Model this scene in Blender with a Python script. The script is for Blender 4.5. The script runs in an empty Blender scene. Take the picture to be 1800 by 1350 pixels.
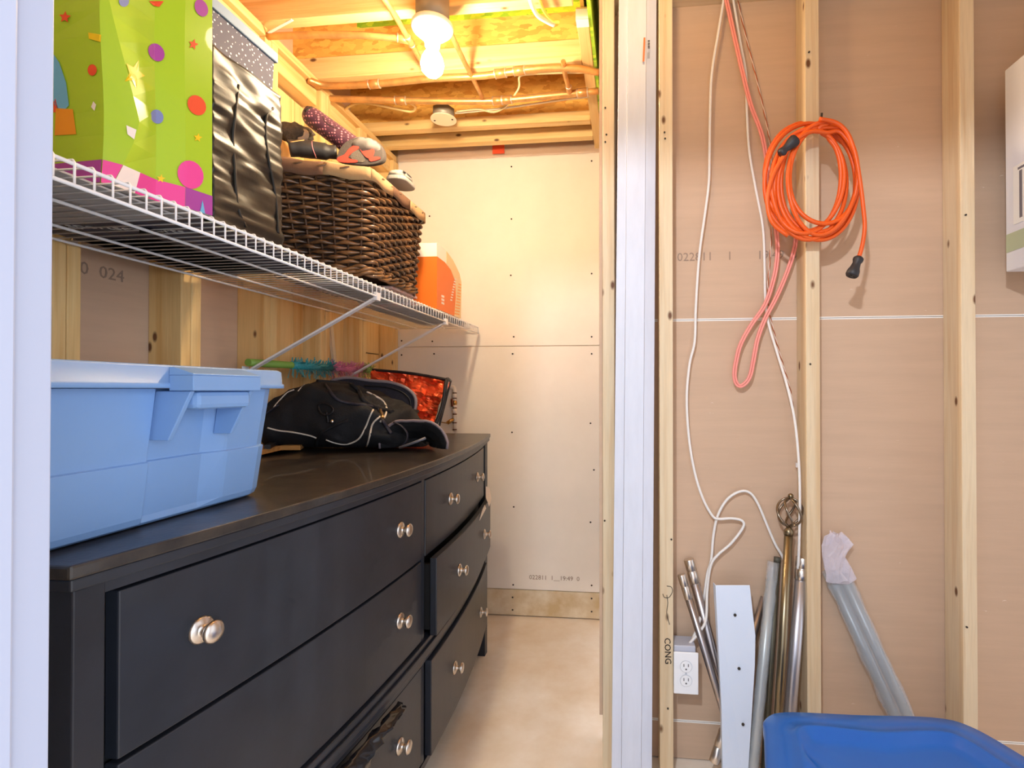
import bpy, bmesh, math, random
from mathutils import Vector, Matrix, noise
from mathutils.bvhtree import BVHTree
random.seed(7)
S = bpy.context.scene
COL = S.collection
# ------------------------------------------------------------------ camera
FPX = 915.0; CX = 1010.0; CY = 677.0; YAW = math.atan(98/915.0); PITCH = math.radians(.45); HC = 1.12
cd = bpy.data.cameras.new('camera'); cam = bpy.data.objects.new('camera', cd); COL.objects.link(cam)
cd.sensor_fit = 'HORIZONTAL'; cd.sensor_width = 36; cd.lens = FPX/1800*36
cd.shift_x = (900-CX)/1800; cd.shift_y = (CY-675)/1800; cd.clip_start = .02
cam.location = (0, 0, HC); cam.rotation_euler = (math.pi/2+PITCH, 0, YAW)
S.camera = cam
# ------------------------------------------------------------------ light
S.view_settings.view_transform = 'Standard'; S.view_settings.look = 'None'
S.view_settings.gamma = 1; S.view_settings.use_curve_mapping = False
S.view_settings.exposure = 1.0
w = bpy.data.worlds.new('world'); S.world = w; w.use_nodes = True
w.node_tree.nodes['Background'].inputs[0].default_value = (.86, .90, 1, 1)
w.node_tree.nodes['Background'].inputs[1].default_value = .82
def lamp(name, kind, loc, power, color, **k):
    l = bpy.data.lights.new(name, kind); l.energy = power; l.color = color
    for a, b in k.items(): setattr(l, a, b)
    o = bpy.data.objects.new(name, l); o.location = loc; COL.objects.link(o); return o
lamp('room_ceiling_lamp', 'POINT', (-.30, -.50, 2.07), 52, (.86, .92, 1), shadow_soft_size=.04)
wl = lamp('room_soft_fill', 'AREA', (2.3, -1.7, 1.5), 30, (.78, .87, 1), size=1.5)  # unseen cool fill added to light the tote side; no window is known there
wl.rotation_euler = (Vector((-.7, .9, 1.0))-wl.location).to_track_quat('-Z', 'Y').to_euler()
lamp('room_bulb_out_of_view', 'POINT', (.02, 1.18, 2.25), 2.0, (1, .70, .38), shadow_soft_size=.04)
BULB_STRENGTH = 315; BULB_COLOR = (1, .77, .49)

# ------------------------------------------------------------------ helpers
def ray(px, py):
    u = (px-CX)/FPX; v = (CY-py)/FPX; cp, sp = math.cos(PITCH), math.sin(PITCH)
    f = cp-v*sp; up = sp+v*cp; c, s = math.cos(YAW), math.sin(YAW)
    return Vector((u*c-f*s, u*s+f*c, up))
O = Vector((0, 0, HC))
def pX(px, py, x): r = ray(px, py); return O+r*(x/r.x)
def pY(px, py, y): r = ray(px, py); return O+r*(y/r.y)
def pZ(px, py, z): r = ray(px, py); return O+r*((z-HC)/r.z)
def lin(h):
    h = h.lstrip('#'); v = [int(h[i:i+2], 16)/255 for i in (0, 2, 4)]
    return tuple((c/12.92 if c <= .04045 else ((c+.055)/1.055)**2.4) for c in v)+(1,)
MATS = {}
def mat(name, col, rough=.6, metal=0, var=0, vscale=8, bump=0, bscale=60, alpha=1, trans=0, emit=0, stretch=(1, 1, 1), coat=0, col2=None, ior=1.45, sss=0, sheen=0):
    if name in MATS: return MATS[name]
    m = bpy.data.materials.new(name); m.use_nodes = True; nt = m.node_tree; N = nt.nodes; L = nt.links
    b = N['Principled BSDF']; c = lin(col)
    b.inputs['Base Color'].default_value = c; b.inputs['Roughness'].default_value = rough; b.inputs['Metallic'].default_value = metal
    b.inputs['Alpha'].default_value = alpha; b.inputs['Transmission Weight'].default_value = trans; b.inputs['Coat Weight'].default_value = coat
    b.inputs['IOR'].default_value = ior; b.inputs['Sheen Weight'].default_value = sheen
    if sss: b.inputs['Subsurface Weight'].default_value = sss; b.inputs['Subsurface Radius'].default_value = (.02, .02, .02)
    if emit:
        b.inputs['Emission Color'].default_value = c; b.inputs['Emission Strength'].default_value = emit
    if var or bump:
        tc = N.new('ShaderNodeTexCoord'); mp = N.new('ShaderNodeMapping'); mp.inputs['Scale'].default_value = stretch
        L.new(tc.outputs['Object'], mp.inputs[0])
    if var:
        n = N.new('ShaderNodeTexNoise'); n.inputs['Scale'].default_value = vscale; n.inputs['Detail'].default_value = 6; n.inputs['Roughness'].default_value = .6
        L.new(mp.outputs[0], n.inputs['Vector'])
        mx = N.new('ShaderNodeMixRGB'); c2 = lin(col2) if col2 else tuple(x*(1-var) for x in c[:3])+(1,)
        mx.inputs[1].default_value = c; mx.inputs[2].default_value = c2
        cr = N.new('ShaderNodeMapRange'); cr.inputs['From Min'].default_value = .38; cr.inputs['From Max'].default_value = .66
        L.new(n.outputs[0], cr.inputs[0]); L.new(cr.outputs[0], mx.inputs[0]); L.new(mx.outputs[0], b.inputs['Base Color'])
    if bump:
        n2 = N.new('ShaderNodeTexNoise'); n2.inputs['Scale'].default_value = bscale; n2.inputs['Detail'].default_value = 4
        L.new(mp.outputs[0], n2.inputs['Vector'])
        bp = N.new('ShaderNodeBump'); bp.inputs['Strength'].default_value = bump; bp.inputs['Distance'].default_value = .005
        L.new(n2.outputs[0], bp.inputs['Height']); L.new(bp.outputs[0], b.inputs['Normal'])
    MATS[name] = m; return m
def wood(axis, tone='efdcbc', name='lumber', dark='dcb98c'):
    key = name+axis
    if key in MATS: return MATS[key]
    m = bpy.data.materials.new(key); m.use_nodes = True; nt = m.node_tree; N = nt.nodes; L = nt.links; b = N['Principled BSDF']
    b.inputs['Roughness'].default_value = .62
    tc = N.new('ShaderNodeTexCoord'); oi = N.new('ShaderNodeObjectInfo'); add = N.new('ShaderNodeVectorMath'); add.operation = 'ADD'
    mul = N.new('ShaderNodeMath'); mul.operation = 'MULTIPLY'; mul.inputs[1].default_value = 17; L.new(oi.outputs['Random'], mul.inputs[0])
    L.new(tc.outputs['Object'], add.inputs[0]); L.new(mul.outputs[0], add.inputs[1])
    mp = N.new('ShaderNodeMapping'); i = 'xyz'.index(axis); sc = [26, 26, 26]; sc[i] = 1.1; mp.inputs['Scale'].default_value = sc
    L.new(add.outputs[0], mp.inputs[0])
    n = N.new('ShaderNodeTexNoise'); n.inputs['Scale'].default_value = 1.6; n.inputs['Detail'].default_value = 5; n.inputs['Distortion'].default_value = .6; L.new(mp.outputs[0], n.inputs['Vector'])
    n1 = N.new('ShaderNodeTexNoise'); n1.inputs['Scale'].default_value = 9; n1.inputs['Detail'].default_value = 3; L.new(mp.outputs[0], n1.inputs['Vector'])
    mx = N.new('ShaderNodeMixRGB'); mx.inputs[1].default_value = lin(tone); mx.inputs[2].default_value = lin(dark)
    mr = N.new('ShaderNodeMapRange'); mr.inputs['From Min'].default_value = .45; mr.inputs['From Max'].default_value = .85; L.new(n.outputs[0], mr.inputs[0]); L.new(mr.outputs[0], mx.inputs[0])
    m3 = N.new('ShaderNodeMixRGB'); m3.blend_type = 'MULTIPLY'; m3.inputs[0].default_value = .22; L.new(mx.outputs[0], m3.inputs[1]); L.new(n1.outputs[0], m3.inputs[2])
    # knots
    mk = N.new('ShaderNodeMapping'); sk = [14, 14, 14]; sk[i] = 7; mk.inputs['Scale'].default_value = sk; L.new(add.outputs[0], mk.inputs[0])
    v = N.new('ShaderNodeTexVoronoi'); v.inputs['Scale'].default_value = 1; L.new(mk.outputs[0], v.inputs['Vector'])
    r1 = N.new('ShaderNodeMapRange'); r1.inputs['From Min'].default_value = .06; r1.inputs['From Max'].default_value = .12; r1.inputs['To Min'].default_value = 1; r1.inputs['To Max'].default_value = 0; L.new(v.outputs['Distance'], r1.inputs[0])
    m4 = N.new('ShaderNodeMixRGB'); m4.inputs[2].default_value = lin('6b4426'); L.new(m3.outputs[0], m4.inputs[1]); L.new(r1.outputs[0], m4.inputs[0])
    mv = N.new('ShaderNodeMixRGB'); mv.blend_type = 'MULTIPLY'; mv.inputs[2].default_value = (.88, .83, .76, 1)
    L.new(oi.outputs['Random'], mv.inputs[0]); L.new(m4.outputs[0], mv.inputs[1]); L.new(mv.outputs[0], b.inputs['Base Color'])
    bp = N.new('ShaderNodeBump'); bp.inputs['Strength'].default_value = .25; bp.inputs['Distance'].default_value = .002; L.new(n1.outputs[0], bp.inputs['Height']); L.new(bp.outputs[0], b.inputs['Normal'])
    MATS[key] = m; return m
def osb(name='strand_board', a='f3c566', c='cd8f3c'):
    if name in MATS: return MATS[name]
    m = bpy.data.materials.new(name); m.use_nodes = True; nt = m.node_tree; N = nt.nodes; L = nt.links; b = N['Principled BSDF']; b.inputs['Roughness'].default_value = .6
    tc = N.new('ShaderNodeTexCoord'); mp = N.new('ShaderNodeMapping'); mp.inputs['Scale'].default_value = (60, 110, 140); mp.inputs['Rotation'].default_value = (.2, .5, .3)
    L.new(tc.outputs['Object'], mp.inputs[0])
    nz = N.new('ShaderNodeTexNoise'); nz.inputs['Scale'].default_value = 1.2; L.new(mp.outputs[0], nz.inputs['Vector'])
    mxv = N.new('ShaderNodeMixRGB'); mxv.inputs[0].default_value = .5; L.new(mp.outputs[0], mxv.inputs[1]); L.new(nz.outputs[1], mxv.inputs[2])
    v = N.new('ShaderNodeTexVoronoi'); v.inputs['Scale'].default_value = 1.0; L.new(mxv.outputs[0], v.inputs['Vector'])
    sp = N.new('ShaderNodeSeparateColor'); L.new(v.outputs['Color'], sp.inputs[0])
    mx = N.new('ShaderNodeMixRGB'); mx.inputs[1].default_value = lin(a); mx.inputs[2].default_value = lin(c); mr = N.new('ShaderNodeMapRange'); mr.inputs['From Min'].default_value = .2; mr.inputs['To Max'].default_value = .9
    L.new(sp.outputs[0], mr.inputs[0]); L.new(mr.outputs[0], mx.inputs[0]); L.new(mx.outputs[0], b.inputs['Base Color'])
    bp = N.new('ShaderNodeBump'); bp.inputs['Strength'].default_value = .4; bp.inputs['Distance'].default_value = .003; L.new(sp.outputs[1], bp.inputs['Height']); L.new(bp.outputs[0], b.inputs['Normal'])
    MATS[name] = m; return m

class MB:
    def __init__(s): s.v = []; s.f = []; s.sm = []
    def add(s, vs, fs, smooth=False):
        n = len(s.v); s.v += [Vector(v) for v in vs]; s.f += [tuple(i+n for i in f) for f in fs]; s.sm += [smooth]*len(fs); return s
    def box(s, a, b, M=None):
        (x0, y0, z0), (x1, y1, z1) = a, b
        vs = [Vector(p) for p in ((x0, y0, z0), (x1, y0, z0), (x1, y1, z0), (x0, y1, z0), (x0, y0, z1), (x1, y0, z1), (x1, y1, z1), (x0, y1, z1))]
        if M: vs = [M@v for v in vs]
        return s.add(vs, [(0, 3, 2, 1), (4, 5, 6, 7), (0, 1, 5, 4), (1, 2, 6, 5), (2, 3, 7, 6), (3, 0, 4, 7)])
    def bar(s, p, q, wd, th, up=(0, 0, 1)):       # box beam from p to q, wd across, th along 'up'
        p, q = Vector(p), Vector(q); d = (q-p).normalized(); u = Vector(up); r = d.cross(u).normalized(); u = r.cross(d).normalized()
        vs = [e+r*i*wd/2+u*j*th/2 for e in (p, q) for i, j in ((-1, -1), (1, -1), (1, 1), (-1, 1))]
        return s.add(vs, [(0, 1, 2, 3), (7, 6, 5, 4), (0, 4, 5, 1), (1, 5, 6, 2), (2, 6, 7, 3), (3, 7, 4, 0)])
    def loft(s, rings, close=True, cap=True, smooth=True):
        n = len(rings[0]); vs = [v for r in rings for v in r]; fs = []
        for i in range(len(rings)-1):
            for j in range(n if close else n-1):
                a = i*n+j; b2 = i*n+(j+1) % n; fs.append((a, b2, b2+n, a+n))
        s.add(vs, fs, smooth)
        if cap and close:
            k = len(s.v)-len(vs)
            s.f.append(tuple(k+i for i in range(n-1, -1, -1))); s.sm.append(False)
            s.f.append(tuple(k+(len(rings)-1)*n+i for i in range(n))); s.sm.append(False)
        return s
    def tube(s, pts, r, n=8, closed=False, flat=1, spline=0):
        pts = [Vector(p) for p in pts]
        if spline: pts = smoothpath(pts, spline, closed)
        m = len(pts); rr = r if isinstance(r, (list, tuple)) else [r]*m
        if len(rr) != m: rr = [rr[min(int(i*len(rr)/m), len(rr)-1)] for i in range(m)]
        rings = []; prev = None
        for i, p in enumerate(pts):
            if closed: t = pts[(i+1) % m]-pts[i-1]
            else: t = pts[min(i+1, m-1)]-pts[max(i-1, 0)]
            t = t.normalized() if t.length > 1e-9 else Vector((0, 0, 1))
            if prev is None:
                a = Vector((0, 0, 1)) if abs(t.z) < .9 else Vector((1, 0, 0)); u = t.cross(a).normalized()
            else: u = (prev-t*prev.dot(t)).normalized()
            prev = u; v2 = t.cross(u)
            rings.append([p+(u*math.cos(k*2*math.pi/n)+v2*flat*math.sin(k*2*math.pi/n))*rr[i] for k in range(n)])
        if closed: rings.append(rings[0])
        return s.loft(rings, cap=not closed)
    def lathe(s, prof, base, axis, n=20):          # prof: [(radius, height)]
        base = Vector(base); ax = Vector(axis).normalized(); a = Vector((0, 0, 1)) if abs(ax.z) < .9 else Vector((1, 0, 0))
        u = ax.cross(a).normalized(); v = ax.cross(u)
        return s.loft([[base+ax*h+(u*math.cos(k*2*math.pi/n)+v*math.sin(k*2*math.pi/n))*max(r, 1e-4) for k in range(n)] for r, h in prof])
    def prism(s, pts, d):                          # extrude polygon by vector d
        d = Vector(d); n = len(pts); vs = [Vector(p) for p in pts]+[Vector(p)+d for p in pts]
        return s.add(vs, [tuple(range(n-1, -1, -1)), tuple(range(n, 2*n))]+[(i, (i+1) % n, (i+1) % n+n, i+n) for i in range(n)])
    def grid(s, P, smooth=True):
        h = len(P); w_ = len(P[0]); return s.add([p for r in P for p in r], [(i*w_+j, i*w_+j+1, (i+1)*w_+j+1, (i+1)*w_+j) for i in range(h-1) for j in range(w_-1)], smooth)
def smoothpath(pts, k, closed=False):
    n = len(pts); out = []
    rng = range(n) if closed else range(n-1)
    for i in rng:
        p0 = pts[(i-1) % n] if closed or i > 0 else pts[0]*2-pts[1]
        p1 = pts[i]; p2 = pts[(i+1) % n]
        p3 = pts[(i+2) % n] if closed or i < n-2 else pts[n-1]*2-pts[n-2]
        for j in range(k):
            t = j/k; out.append(.5*((2*p1)+(p2-p0)*t+(2*p0-5*p1+4*p2-p3)*t*t+(3*p1-p0-3*p2+p3)*t**3))
    if not closed: out.append(pts[-1].copy())
    return out
WPOS = {}
def tag(o, label=None, cat=None, group=None, kind=None):
    if label: o['label'] = label
    if cat: o['category'] = cat
    if group: o['group'] = group
    if kind: o['kind'] = kind
    return o
def thing(name, loc, label=None, cat=None, group=None, kind=None):
    o = bpy.data.objects.new(name, None); o.location = loc; o.empty_display_size = .05; COL.objects.link(o); WPOS[o.name] = Vector(loc)
    return tag(o, label, cat, group, kind)
def emit(name, mb, m, parent=None, bevel=0, solid=0, sub=0, origin=None, fix=True):
    me = bpy.data.meshes.new(name)
    if origin is None:
        xs = [v.x for v in mb.v]; ys = [v.y for v in mb.v]; zs = [v.z for v in mb.v]
        origin = Vector(((min(xs)+max(xs))/2, (min(ys)+max(ys))/2, min(zs)))
    me.from_pydata([v-origin for v in mb.v], [], mb.f); me.polygons.foreach_set('use_smooth', mb.sm)
    if fix:
        bm = bmesh.new(); bm.from_mesh(me); bmesh.ops.recalc_face_normals(bm, faces=bm.faces); bm.to_mesh(me); bm.free()
    me.materials.append(m); me.update()
    o = bpy.data.objects.new(name, me); COL.objects.link(o); WPOS[o.name] = Vector(origin)
    if parent: o.parent = parent; o.location = origin-WPOS[parent.name]
    else: o.location = origin
    if solid: md = o.modifiers.new('t', 'SOLIDIFY'); md.thickness = solid; md.offset = 0
    if bevel: md = o.modifiers.new('b', 'BEVEL'); md.width = bevel; md.segments = 2; md.limit_method = 'ANGLE'; md.angle_limit = .6
    if sub: md = o.modifiers.new('s', 'SUBSURF'); md.levels = sub; md.render_levels = sub
    return o
def reuse(src, name, at, parent):                   # an alike part: same mesh, new place
    o = bpy.data.objects.new(name, src.data); COL.objects.link(o); WPOS[o.name] = Vector(at)
    for md in src.modifiers:
        if md.type == 'BEVEL': n = o.modifiers.new('b', 'BEVEL'); n.width = md.width; n.segments = 2; n.limit_method = 'ANGLE'; n.angle_limit = .6
    o.parent = parent; o.location = Vector(at)-(WPOS[parent.name] if parent else Vector((0, 0, 0))); return o
def text(name, s, size, at, xd, yd, m, parent, ext=.0002, align='LEFT', bold=0):
    cu = bpy.data.curves.new('t', 'FONT'); cu.body = s; cu.size = size; cu.extrude = ext; cu.align_x = align; cu.offset = bold; cu.resolution_u = 2
    t = bpy.data.objects.new('t', cu); COL.objects.link(t); dg = bpy.context.evaluated_depsgraph_get(); me = bpy.data.meshes.new_from_object(t.evaluated_get(dg))
    COL.objects.unlink(t); bpy.data.objects.remove(t)
    x = Vector(xd).normalized(); y = Vector(yd).normalized(); z = x.cross(y)
    mt = Matrix((x, y, z)).transposed(); at = Vector(at)
    for v in me.vertices: v.co = mt@v.co
    me.materials.clear(); me.materials.append(m); o = bpy.data.objects.new(name, me); COL.objects.link(o); WPOS[o.name] = at
    o.parent = parent; o.location = at-(WPOS[parent.name] if parent else Vector((0, 0, 0))); return o
def bvh(*objs):
    vs = []; fs = []
    for mb in objs: n = len(vs); vs += [tuple(v) for v in mb.v]; fs += [tuple(i+n for i in f) for f in mb.f]
    return BVHTree.FromPolygons(vs, fs)
def hit(b, px, py, off=.002):
    r = ray(px, py).normalized(); h = b.ray_cast(O, r)
    return (h[0]-r*off) if h[0] else None
def rrect(x0, x1, y0, y1, r, z, k=5):
    out = []
    for cx, cy, a0 in ((x1-r, y1-r, 0), (x0+r, y1-r, 90), (x0+r, y0+r, 180), (x1-r, y0+r, 270)):
        for i in range(k+1):
            a = math.radians(a0+90*i/k); out.append(Vector((cx+r*math.cos(a), cy+r*math.sin(a), z)))
    return out
WX, WY, WZ = wood('x'), wood('y'), wood('z')
WXY, WYY, WZY = (wood(a, 'f8d89a', 'closet_lumber', 'e2ae62') for a in 'xyz')
OSB = osb()
white_paint = mat('white_paint', 'e9ebf0', .45, bump=.02)
drywall_white = mat('drywall_white', 'f7f1e9', .85, var=.06, vscale=3, bump=.04, bscale=200)
drywall_stained = mat('drywall_stained', 'e9ddc6', .85, var=.2, vscale=7, col2='cdb48a')
drywall_brown = mat('drywall_brown', 'cbae95', .88, var=.07, vscale=5, stretch=(.6, .6, 7), bump=.05, bscale=150)
def flecks(m):
    nt = m.node_tree; N = nt.nodes; L = nt.links; b = N['Principled BSDF']; src = b.inputs['Base Color'].links[0].from_socket
    tc = N.new('ShaderNodeTexCoord'); mp = N.new('ShaderNodeMapping'); mp.inputs['Scale'].default_value = (7, 7, 26); L.new(tc.outputs['Object'], mp.inputs[0])
    n = N.new('ShaderNodeTexNoise'); n.inputs['Scale'].default_value = 3.5; n.inputs['Detail'].default_value = 8; n.inputs['Roughness'].default_value = .7; L.new(mp.outputs[0], n.inputs['Vector'])
    r = N.new('ShaderNodeMapRange'); r.inputs['From Min'].default_value = .685; r.inputs['From Max'].default_value = .74; r.inputs['To Max'].default_value = .7; L.new(n.outputs[0], r.inputs[0])
    x = N.new('ShaderNodeMixRGB'); x.inputs[2].default_value = lin('f0e6dc'); L.new(src, x.inputs[1]); L.new(r.outputs[0], x.inputs[0]); L.new(x.outputs[0], b.inputs['Base Color'])
flecks(drywall_brown)
paper_white = mat('paper_white', 'f2f0ec', .6)
nickel = mat('brushed_nickel', 'd8cfc6', .28, 1)
steel = mat('brushed_steel', 'b4aeb0', .34, 1)
black_plastic = mat('black_plastic', '1c1c20', .45)
screwm = mat('screw_black', '2c2622', .5)
wire_white = mat('wire_white', 'eeedf0', .4)
ink = mat('ink_grey', '9c8676', .9); jambp = mat('jamb_paint', 'b2b9cd', .45)
inkb = mat('marker_black', '2b2523', .8)

# ------------------------------------------------------------------ setting: floor
f = MB(); f.box((-1.45, -2.6, -.08), (2.6, 2.75, 0))
fm = mat('concrete_floor', 'f5ebdd', .62, var=.25, vscale=3.2, col2='e2cfb4', bump=.12, bscale=35)
emit('floor', f, fm)
tag(bpy.data.objects['floor'], kind='structure')
YB = 2.53; XL = -1.265; YR = 1.61
# ------------------------------------------------------------------ back wall of the closet
wb = emit('wall_back', MB().box((-1.45, YB+.013, 0), (-.02, YB+.1, 2.62)), wood('x', 'd9b88c', 'sheathing', 'b98d5c')); tag(wb, kind='structure')
panels = []
for z0, z1, m in ((.006, .131, drywall_stained), (.134, 1.332, drywall_white), (1.3345, 2.285, drywall_white)):
    panels.append(emit('drywall_panel', MB().box((XL+.09, YB, z0), (-.03, YB+.013, z1)), m, wb, bevel=.0015))
tag(panels[0], 'stained bottom strip of drywall')
scr = None
for px, py, i in ((899, 293, 2), (1040, 283, 2), (899, 385, 2), (898, 484, 2), (1040, 481, 2), (755, 380, 2), (903, 592, 2), (1040, 592, 2), (1040, 622, 1), (901, 622, 1), (1038, 744, 1), (900, 760, 1), (1044, 826, 1), (903, 891, 1), (1038, 918, 1), (902, 1028, 1), (1040, 1029, 1), (901, 1050, 0), (1040, 1052, 0), (901, 1072, 0), (1040, 1075, 0), (706, 599, 2), (760, 600, 2), (763, 622, 1), (706, 624, 1)):
    p = pY(px, py, YB-.0006)
    if scr is None:
        scr = emit('screw', MB().lathe([(.0042, 0), (.0042, .001), (.002, .0012)], p, (0, -1, 0), 10), screwm, panels[i], origin=p)
    else: reuse(scr, 'screw', p, panels[i])
p = pY(930, 1018, YB-.001)
text('printed_stamp', '022811  1__19:49  0', .030, p, (1, 0, 0), (0, 0, 1), ink, panels[1])
vs = MB(); random.seed(3)
G = [[Vector((-1.17+i*.0325, YB-.012+.008*noise.noise(Vector((i*.4, j*.9, 1))), 2.27+j*.012)) for i in range(36)] for j in range(10)]
vs.grid(G); emit('vapour_sheet', vs, mat('plastic_sheet_pink', 'e3c9b8', .25, alpha=.55), wb)
tp = MB(); a = pY(866, 250, YB-.02); tp.box((a.x, YB-.024, 2.283), (a.x+.06, YB-.0225, 2.36)); emit('red_tape', tp, mat('red_tape', 'e2502e', .5), wb)

# ------------------------------------------------------------------ left wall: studs, plates, planks, brown board
wlft = emit('wall_left', MB().box((-1.45, .2, 0), (XL-.014, YB+.01, 2.62)), drywall_brown); tag(wlft, kind='structure')
dpl = []
for z0, z1 in ((.01, 1.166), (1.174, 2.28)):
    dpl.append(emit('drywall_panel', MB().box((XL-.014, .3, z0), (XL, 2.5, z1)), drywall_brown, wlft))
emit('paper_tape', MB().box((XL, .3, 1.162), (XL+.0012, 2.5, 1.178)), mat('tape_tan', 'd9c4b0', .8), wlft)
text('printed_stamp', '0  024', .042, pX(140, 480, XL+.001), (0, 1, 0), (0, 0, 1), ink, wlft)
XS = -1.17
SY = [(.94, .995), (1.245, 1.309), (1.557, 1.617), (1.863, 1.924), (2.15, 2.206), (2.47, 2.526)]
for k, (y0, y1) in enumerate([(.63, .69)]+SY):
    emit('stud', MB().box((XL, (y0+y1)/2, .04), (XS, y1, 2.262)), WZY, wlft, bevel=.002)
    emit('stud', MB().box((XL, y0-.0, .04), (XS-.001, (y0+y1)/2-.001, 2.262)), WZY, wlft, bevel=.002)
emit('bottom_plate', MB().box((XL, .3, 0), (XS+.0, 2.5, .04)), WYY, wlft)
emit('top_plate', MB().box((XL, .3, 2.2625), (XS+.0, 2.5, 2.29)), WYY, wlft, bevel=.002)
allS = [(.63, .69)]+SY
for k in range(len(allS)-1):
    emit('blocking', MB().box((XL, allS[k][1]+.001, 2.20), (XS-.02, allS[k+1][0]-.001, 2.262)), WYY, wlft, bevel=.002)
# planks standing in the bays
for x0, y0, y1, z1 in ((-1.24, 1.6185, 1.70, 2.19), (-1.238, 1.702, 1.80, 2.19), (-1.238, 1.802, 1.861, 2.19), (-1.242, 1.926, 2.02, 2.19), (-1.242, 2.022, 2.148, 2.19), (-1.242, 2.208, 2.33, 2.19), (-1.242, 2.332, 2.468, 1.29), (-1.242, 2.332, 2.468, 2.19)):
    z0 = .042 if z1 < 2 or y0 != 2.332 else 1.294
    emit('plank', MB().box((XL+.001, y0, z0), (x0, y1, z1)), WZY, wlft, bevel=.002)
# ------------------------------------------------------------------ partition to the right of the closet
wr = emit('wall_right', MB().box((-.045, YR+.0135, 0), (2.2, YR+.04, 2.56)), drywall_brown); tag(wr, kind='structure')
dpr = []
for z0, z1 in ((.004, .115), (.1175, 1.3285), (1.3325, 2.30)):
    dpr.append(emit('drywall_panel', MB().box((-.04, YR, z0), (2.2, YR+.0135, z1)), drywall_brown, wr))
for z in (.116, 1.3305):
    emit('paper_tape', MB().box((-.04, YR-.0006, z-.004), (2.2, YR+.0002, z-.0006)), paper_white, wr)
    emit('paper_tape', MB().box((-.04, YR-.0006, z+.0008), (2.2, YR+.0002, z+.004)), paper_white, wr)
YF = 1.525
for x0, x1, nm in ((-.081, -.046, 0), (.0835, .1225, 1), (.492, .5295, 2), (.899, .936, 3), (1.31, 1.348, 4)):
    st = emit('stud', MB().box((x0, YF, 0), (x1, YR-.001, 2.288)), WZ, wr, bevel=.002)
    if nm == 0: endstud = st
    if nm == 1: studA = st
    if nm == 2: studB = st
    if nm == 3: studC = st
emit('stud', MB().box((-.081, YR+.001, 0), (-.046, YR+.085, 2.288)), WZ, wr, bevel=.002)
emit('top_plate', MB().box((-.09, YF, 2.289), (2.2, YR+.02, 2.328)), WX, wr, bevel=.002)
text('printed_stamp', '022811    1       19:49  022', .036, pY(1190, 459, YR-.0008), (1, 0, -.0), (0, 0, 1), ink, dpr[2])
# marks in pen on the stud
def pen(pts, parent, y, r=.0009):
    P = [pY(px, py, y) for px, py in pts]; emit('pen_mark', MB().tube(P, r, 5, spline=5), inkb, parent)
text('pen_mark', 'CONG', .025, pY(1168, 1121, YF-.0007), (0.03, 0, -1), (1, 0, .03), inkb, studA, bold=.0002)
pen([(1172, 1030), (1180, 1032), (1182, 1040), (1176, 1050), (1168, 1050), (1165, 1044)], studA, YF-.0008)
pen([(1172, 1046), (1174, 1060), (1172, 1078), (1177, 1098)], studA, YF-.0008)
for st, lst in ((endstud, [(1064, 190), (1066, 237), (1064, 250), (1063, 915)]), (studA, [(1168, 233), (1169, 244), (1180, 948), (1174, 1245)]), (studB, [(1422, 92), (1424, 640)]), (studC, [(1697, 378), (1699, 1102)])):
    for px, py in lst:
        p = pY(px, py, YF-.001)
        emit('nail', MB().lathe([(.0026, 0), (.0026, .003), (.001, .0032)], p, (0, -1, 0), 8), screwm, st)
# closet side wall behind the end stud, drywall edge showing
wc = emit('wall_closet_right', MB().box((-.0905, YF+.001, .17), (-.0815, YB, 2.56)), drywall_brown); tag(wc, kind='structure')

# doorway the picture is taken through
dj = emit('door_1', MB().box((-.52, .14, 0), (-.372, .272, 2.2)).box((.62, .14, 0), (.80, .272, 2.2)).box((-.52, .14, 1.995), (.80, .272, 2.2)), jambp, bevel=.002); tag(dj, kind='structure')
emit('door_jamb', MB().box((-.372, .13, 0), (-.3605, .2895, 1.985)), jambp, dj, bevel=.001)
emit('door_stop', MB().box((-.3605, .18, 0), (-.3555, .2665, 1.98)), jambp, dj, bevel=.0015)
emit('door_jamb', MB().box((.61, .13, 0), (.62, .2895, 1.985)), jambp, dj, bevel=.001)
emit('door_jamb', MB().box((-.372, .13, 1.985), (.62, .2895, 1.995)), jambp, dj, bevel=.001)
emit('casing', MB().box((-.45, .272, 0), (-.3665, .2845, 2.07)), jambp, dj, bevel=.002)
wf = emit('wall_front', MB().box((-1.45, .15, 0), (-.521, .262, 2.6)).box((.801, .15, 0), (2.6, .262, 2.6)).box((-.521, .15, 2.201), (.801, .262, 2.6)), drywall_white); tag(wf, kind='structure')

# ------------------------------------------------------------------ ceiling: subfloor, I-joists, rim beam
green_osb = osb('green_strand_board', 'b8dc3c', '6fae2a')
ce = emit('ceiling', MB().box((-1.6, .25, 2.575), (2.6, 2.7, 2.60)), OSB); tag(ce, kind='structure')
def joist(y, hgt, wd, green=False, x1=-.172):
    j = emit('joist', MB().box((-1.44, y+wd/2-.006, 2.29+hgt-.01), (x1, y+wd/2+.006, 2.575)), OSB, ce)
    emit('flange', MB().box((-1.44, y, 2.29), (x1, y+wd, 2.29+hgt)), WXY, j, bevel=.003)
    if green:
        emit('green_board', MB().box((-1.02, y+wd/2-.009, 2.478), (x1, y+wd/2-.0062, 2.574)), green_osb, j)
joist(.62, .075, .04); joist(.925, .075, .04); joist(1.228, .075, .04); joist(1.532, .075, .04); joist(1.836, .08, .04, True); joist(2.243, .042, .045); joist(2.39, .052, .045)
bm_ = emit('rim_beam', MB().box((-.1705, 1.63, 2.29), (-.1315, 2.52, 2.33)), WYY, ce, bevel=.002)
emit('beam_web', MB().box((-.156, 1.23, 2.331), (-.144, 2.52, 2.575)), OSB, ce)
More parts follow.
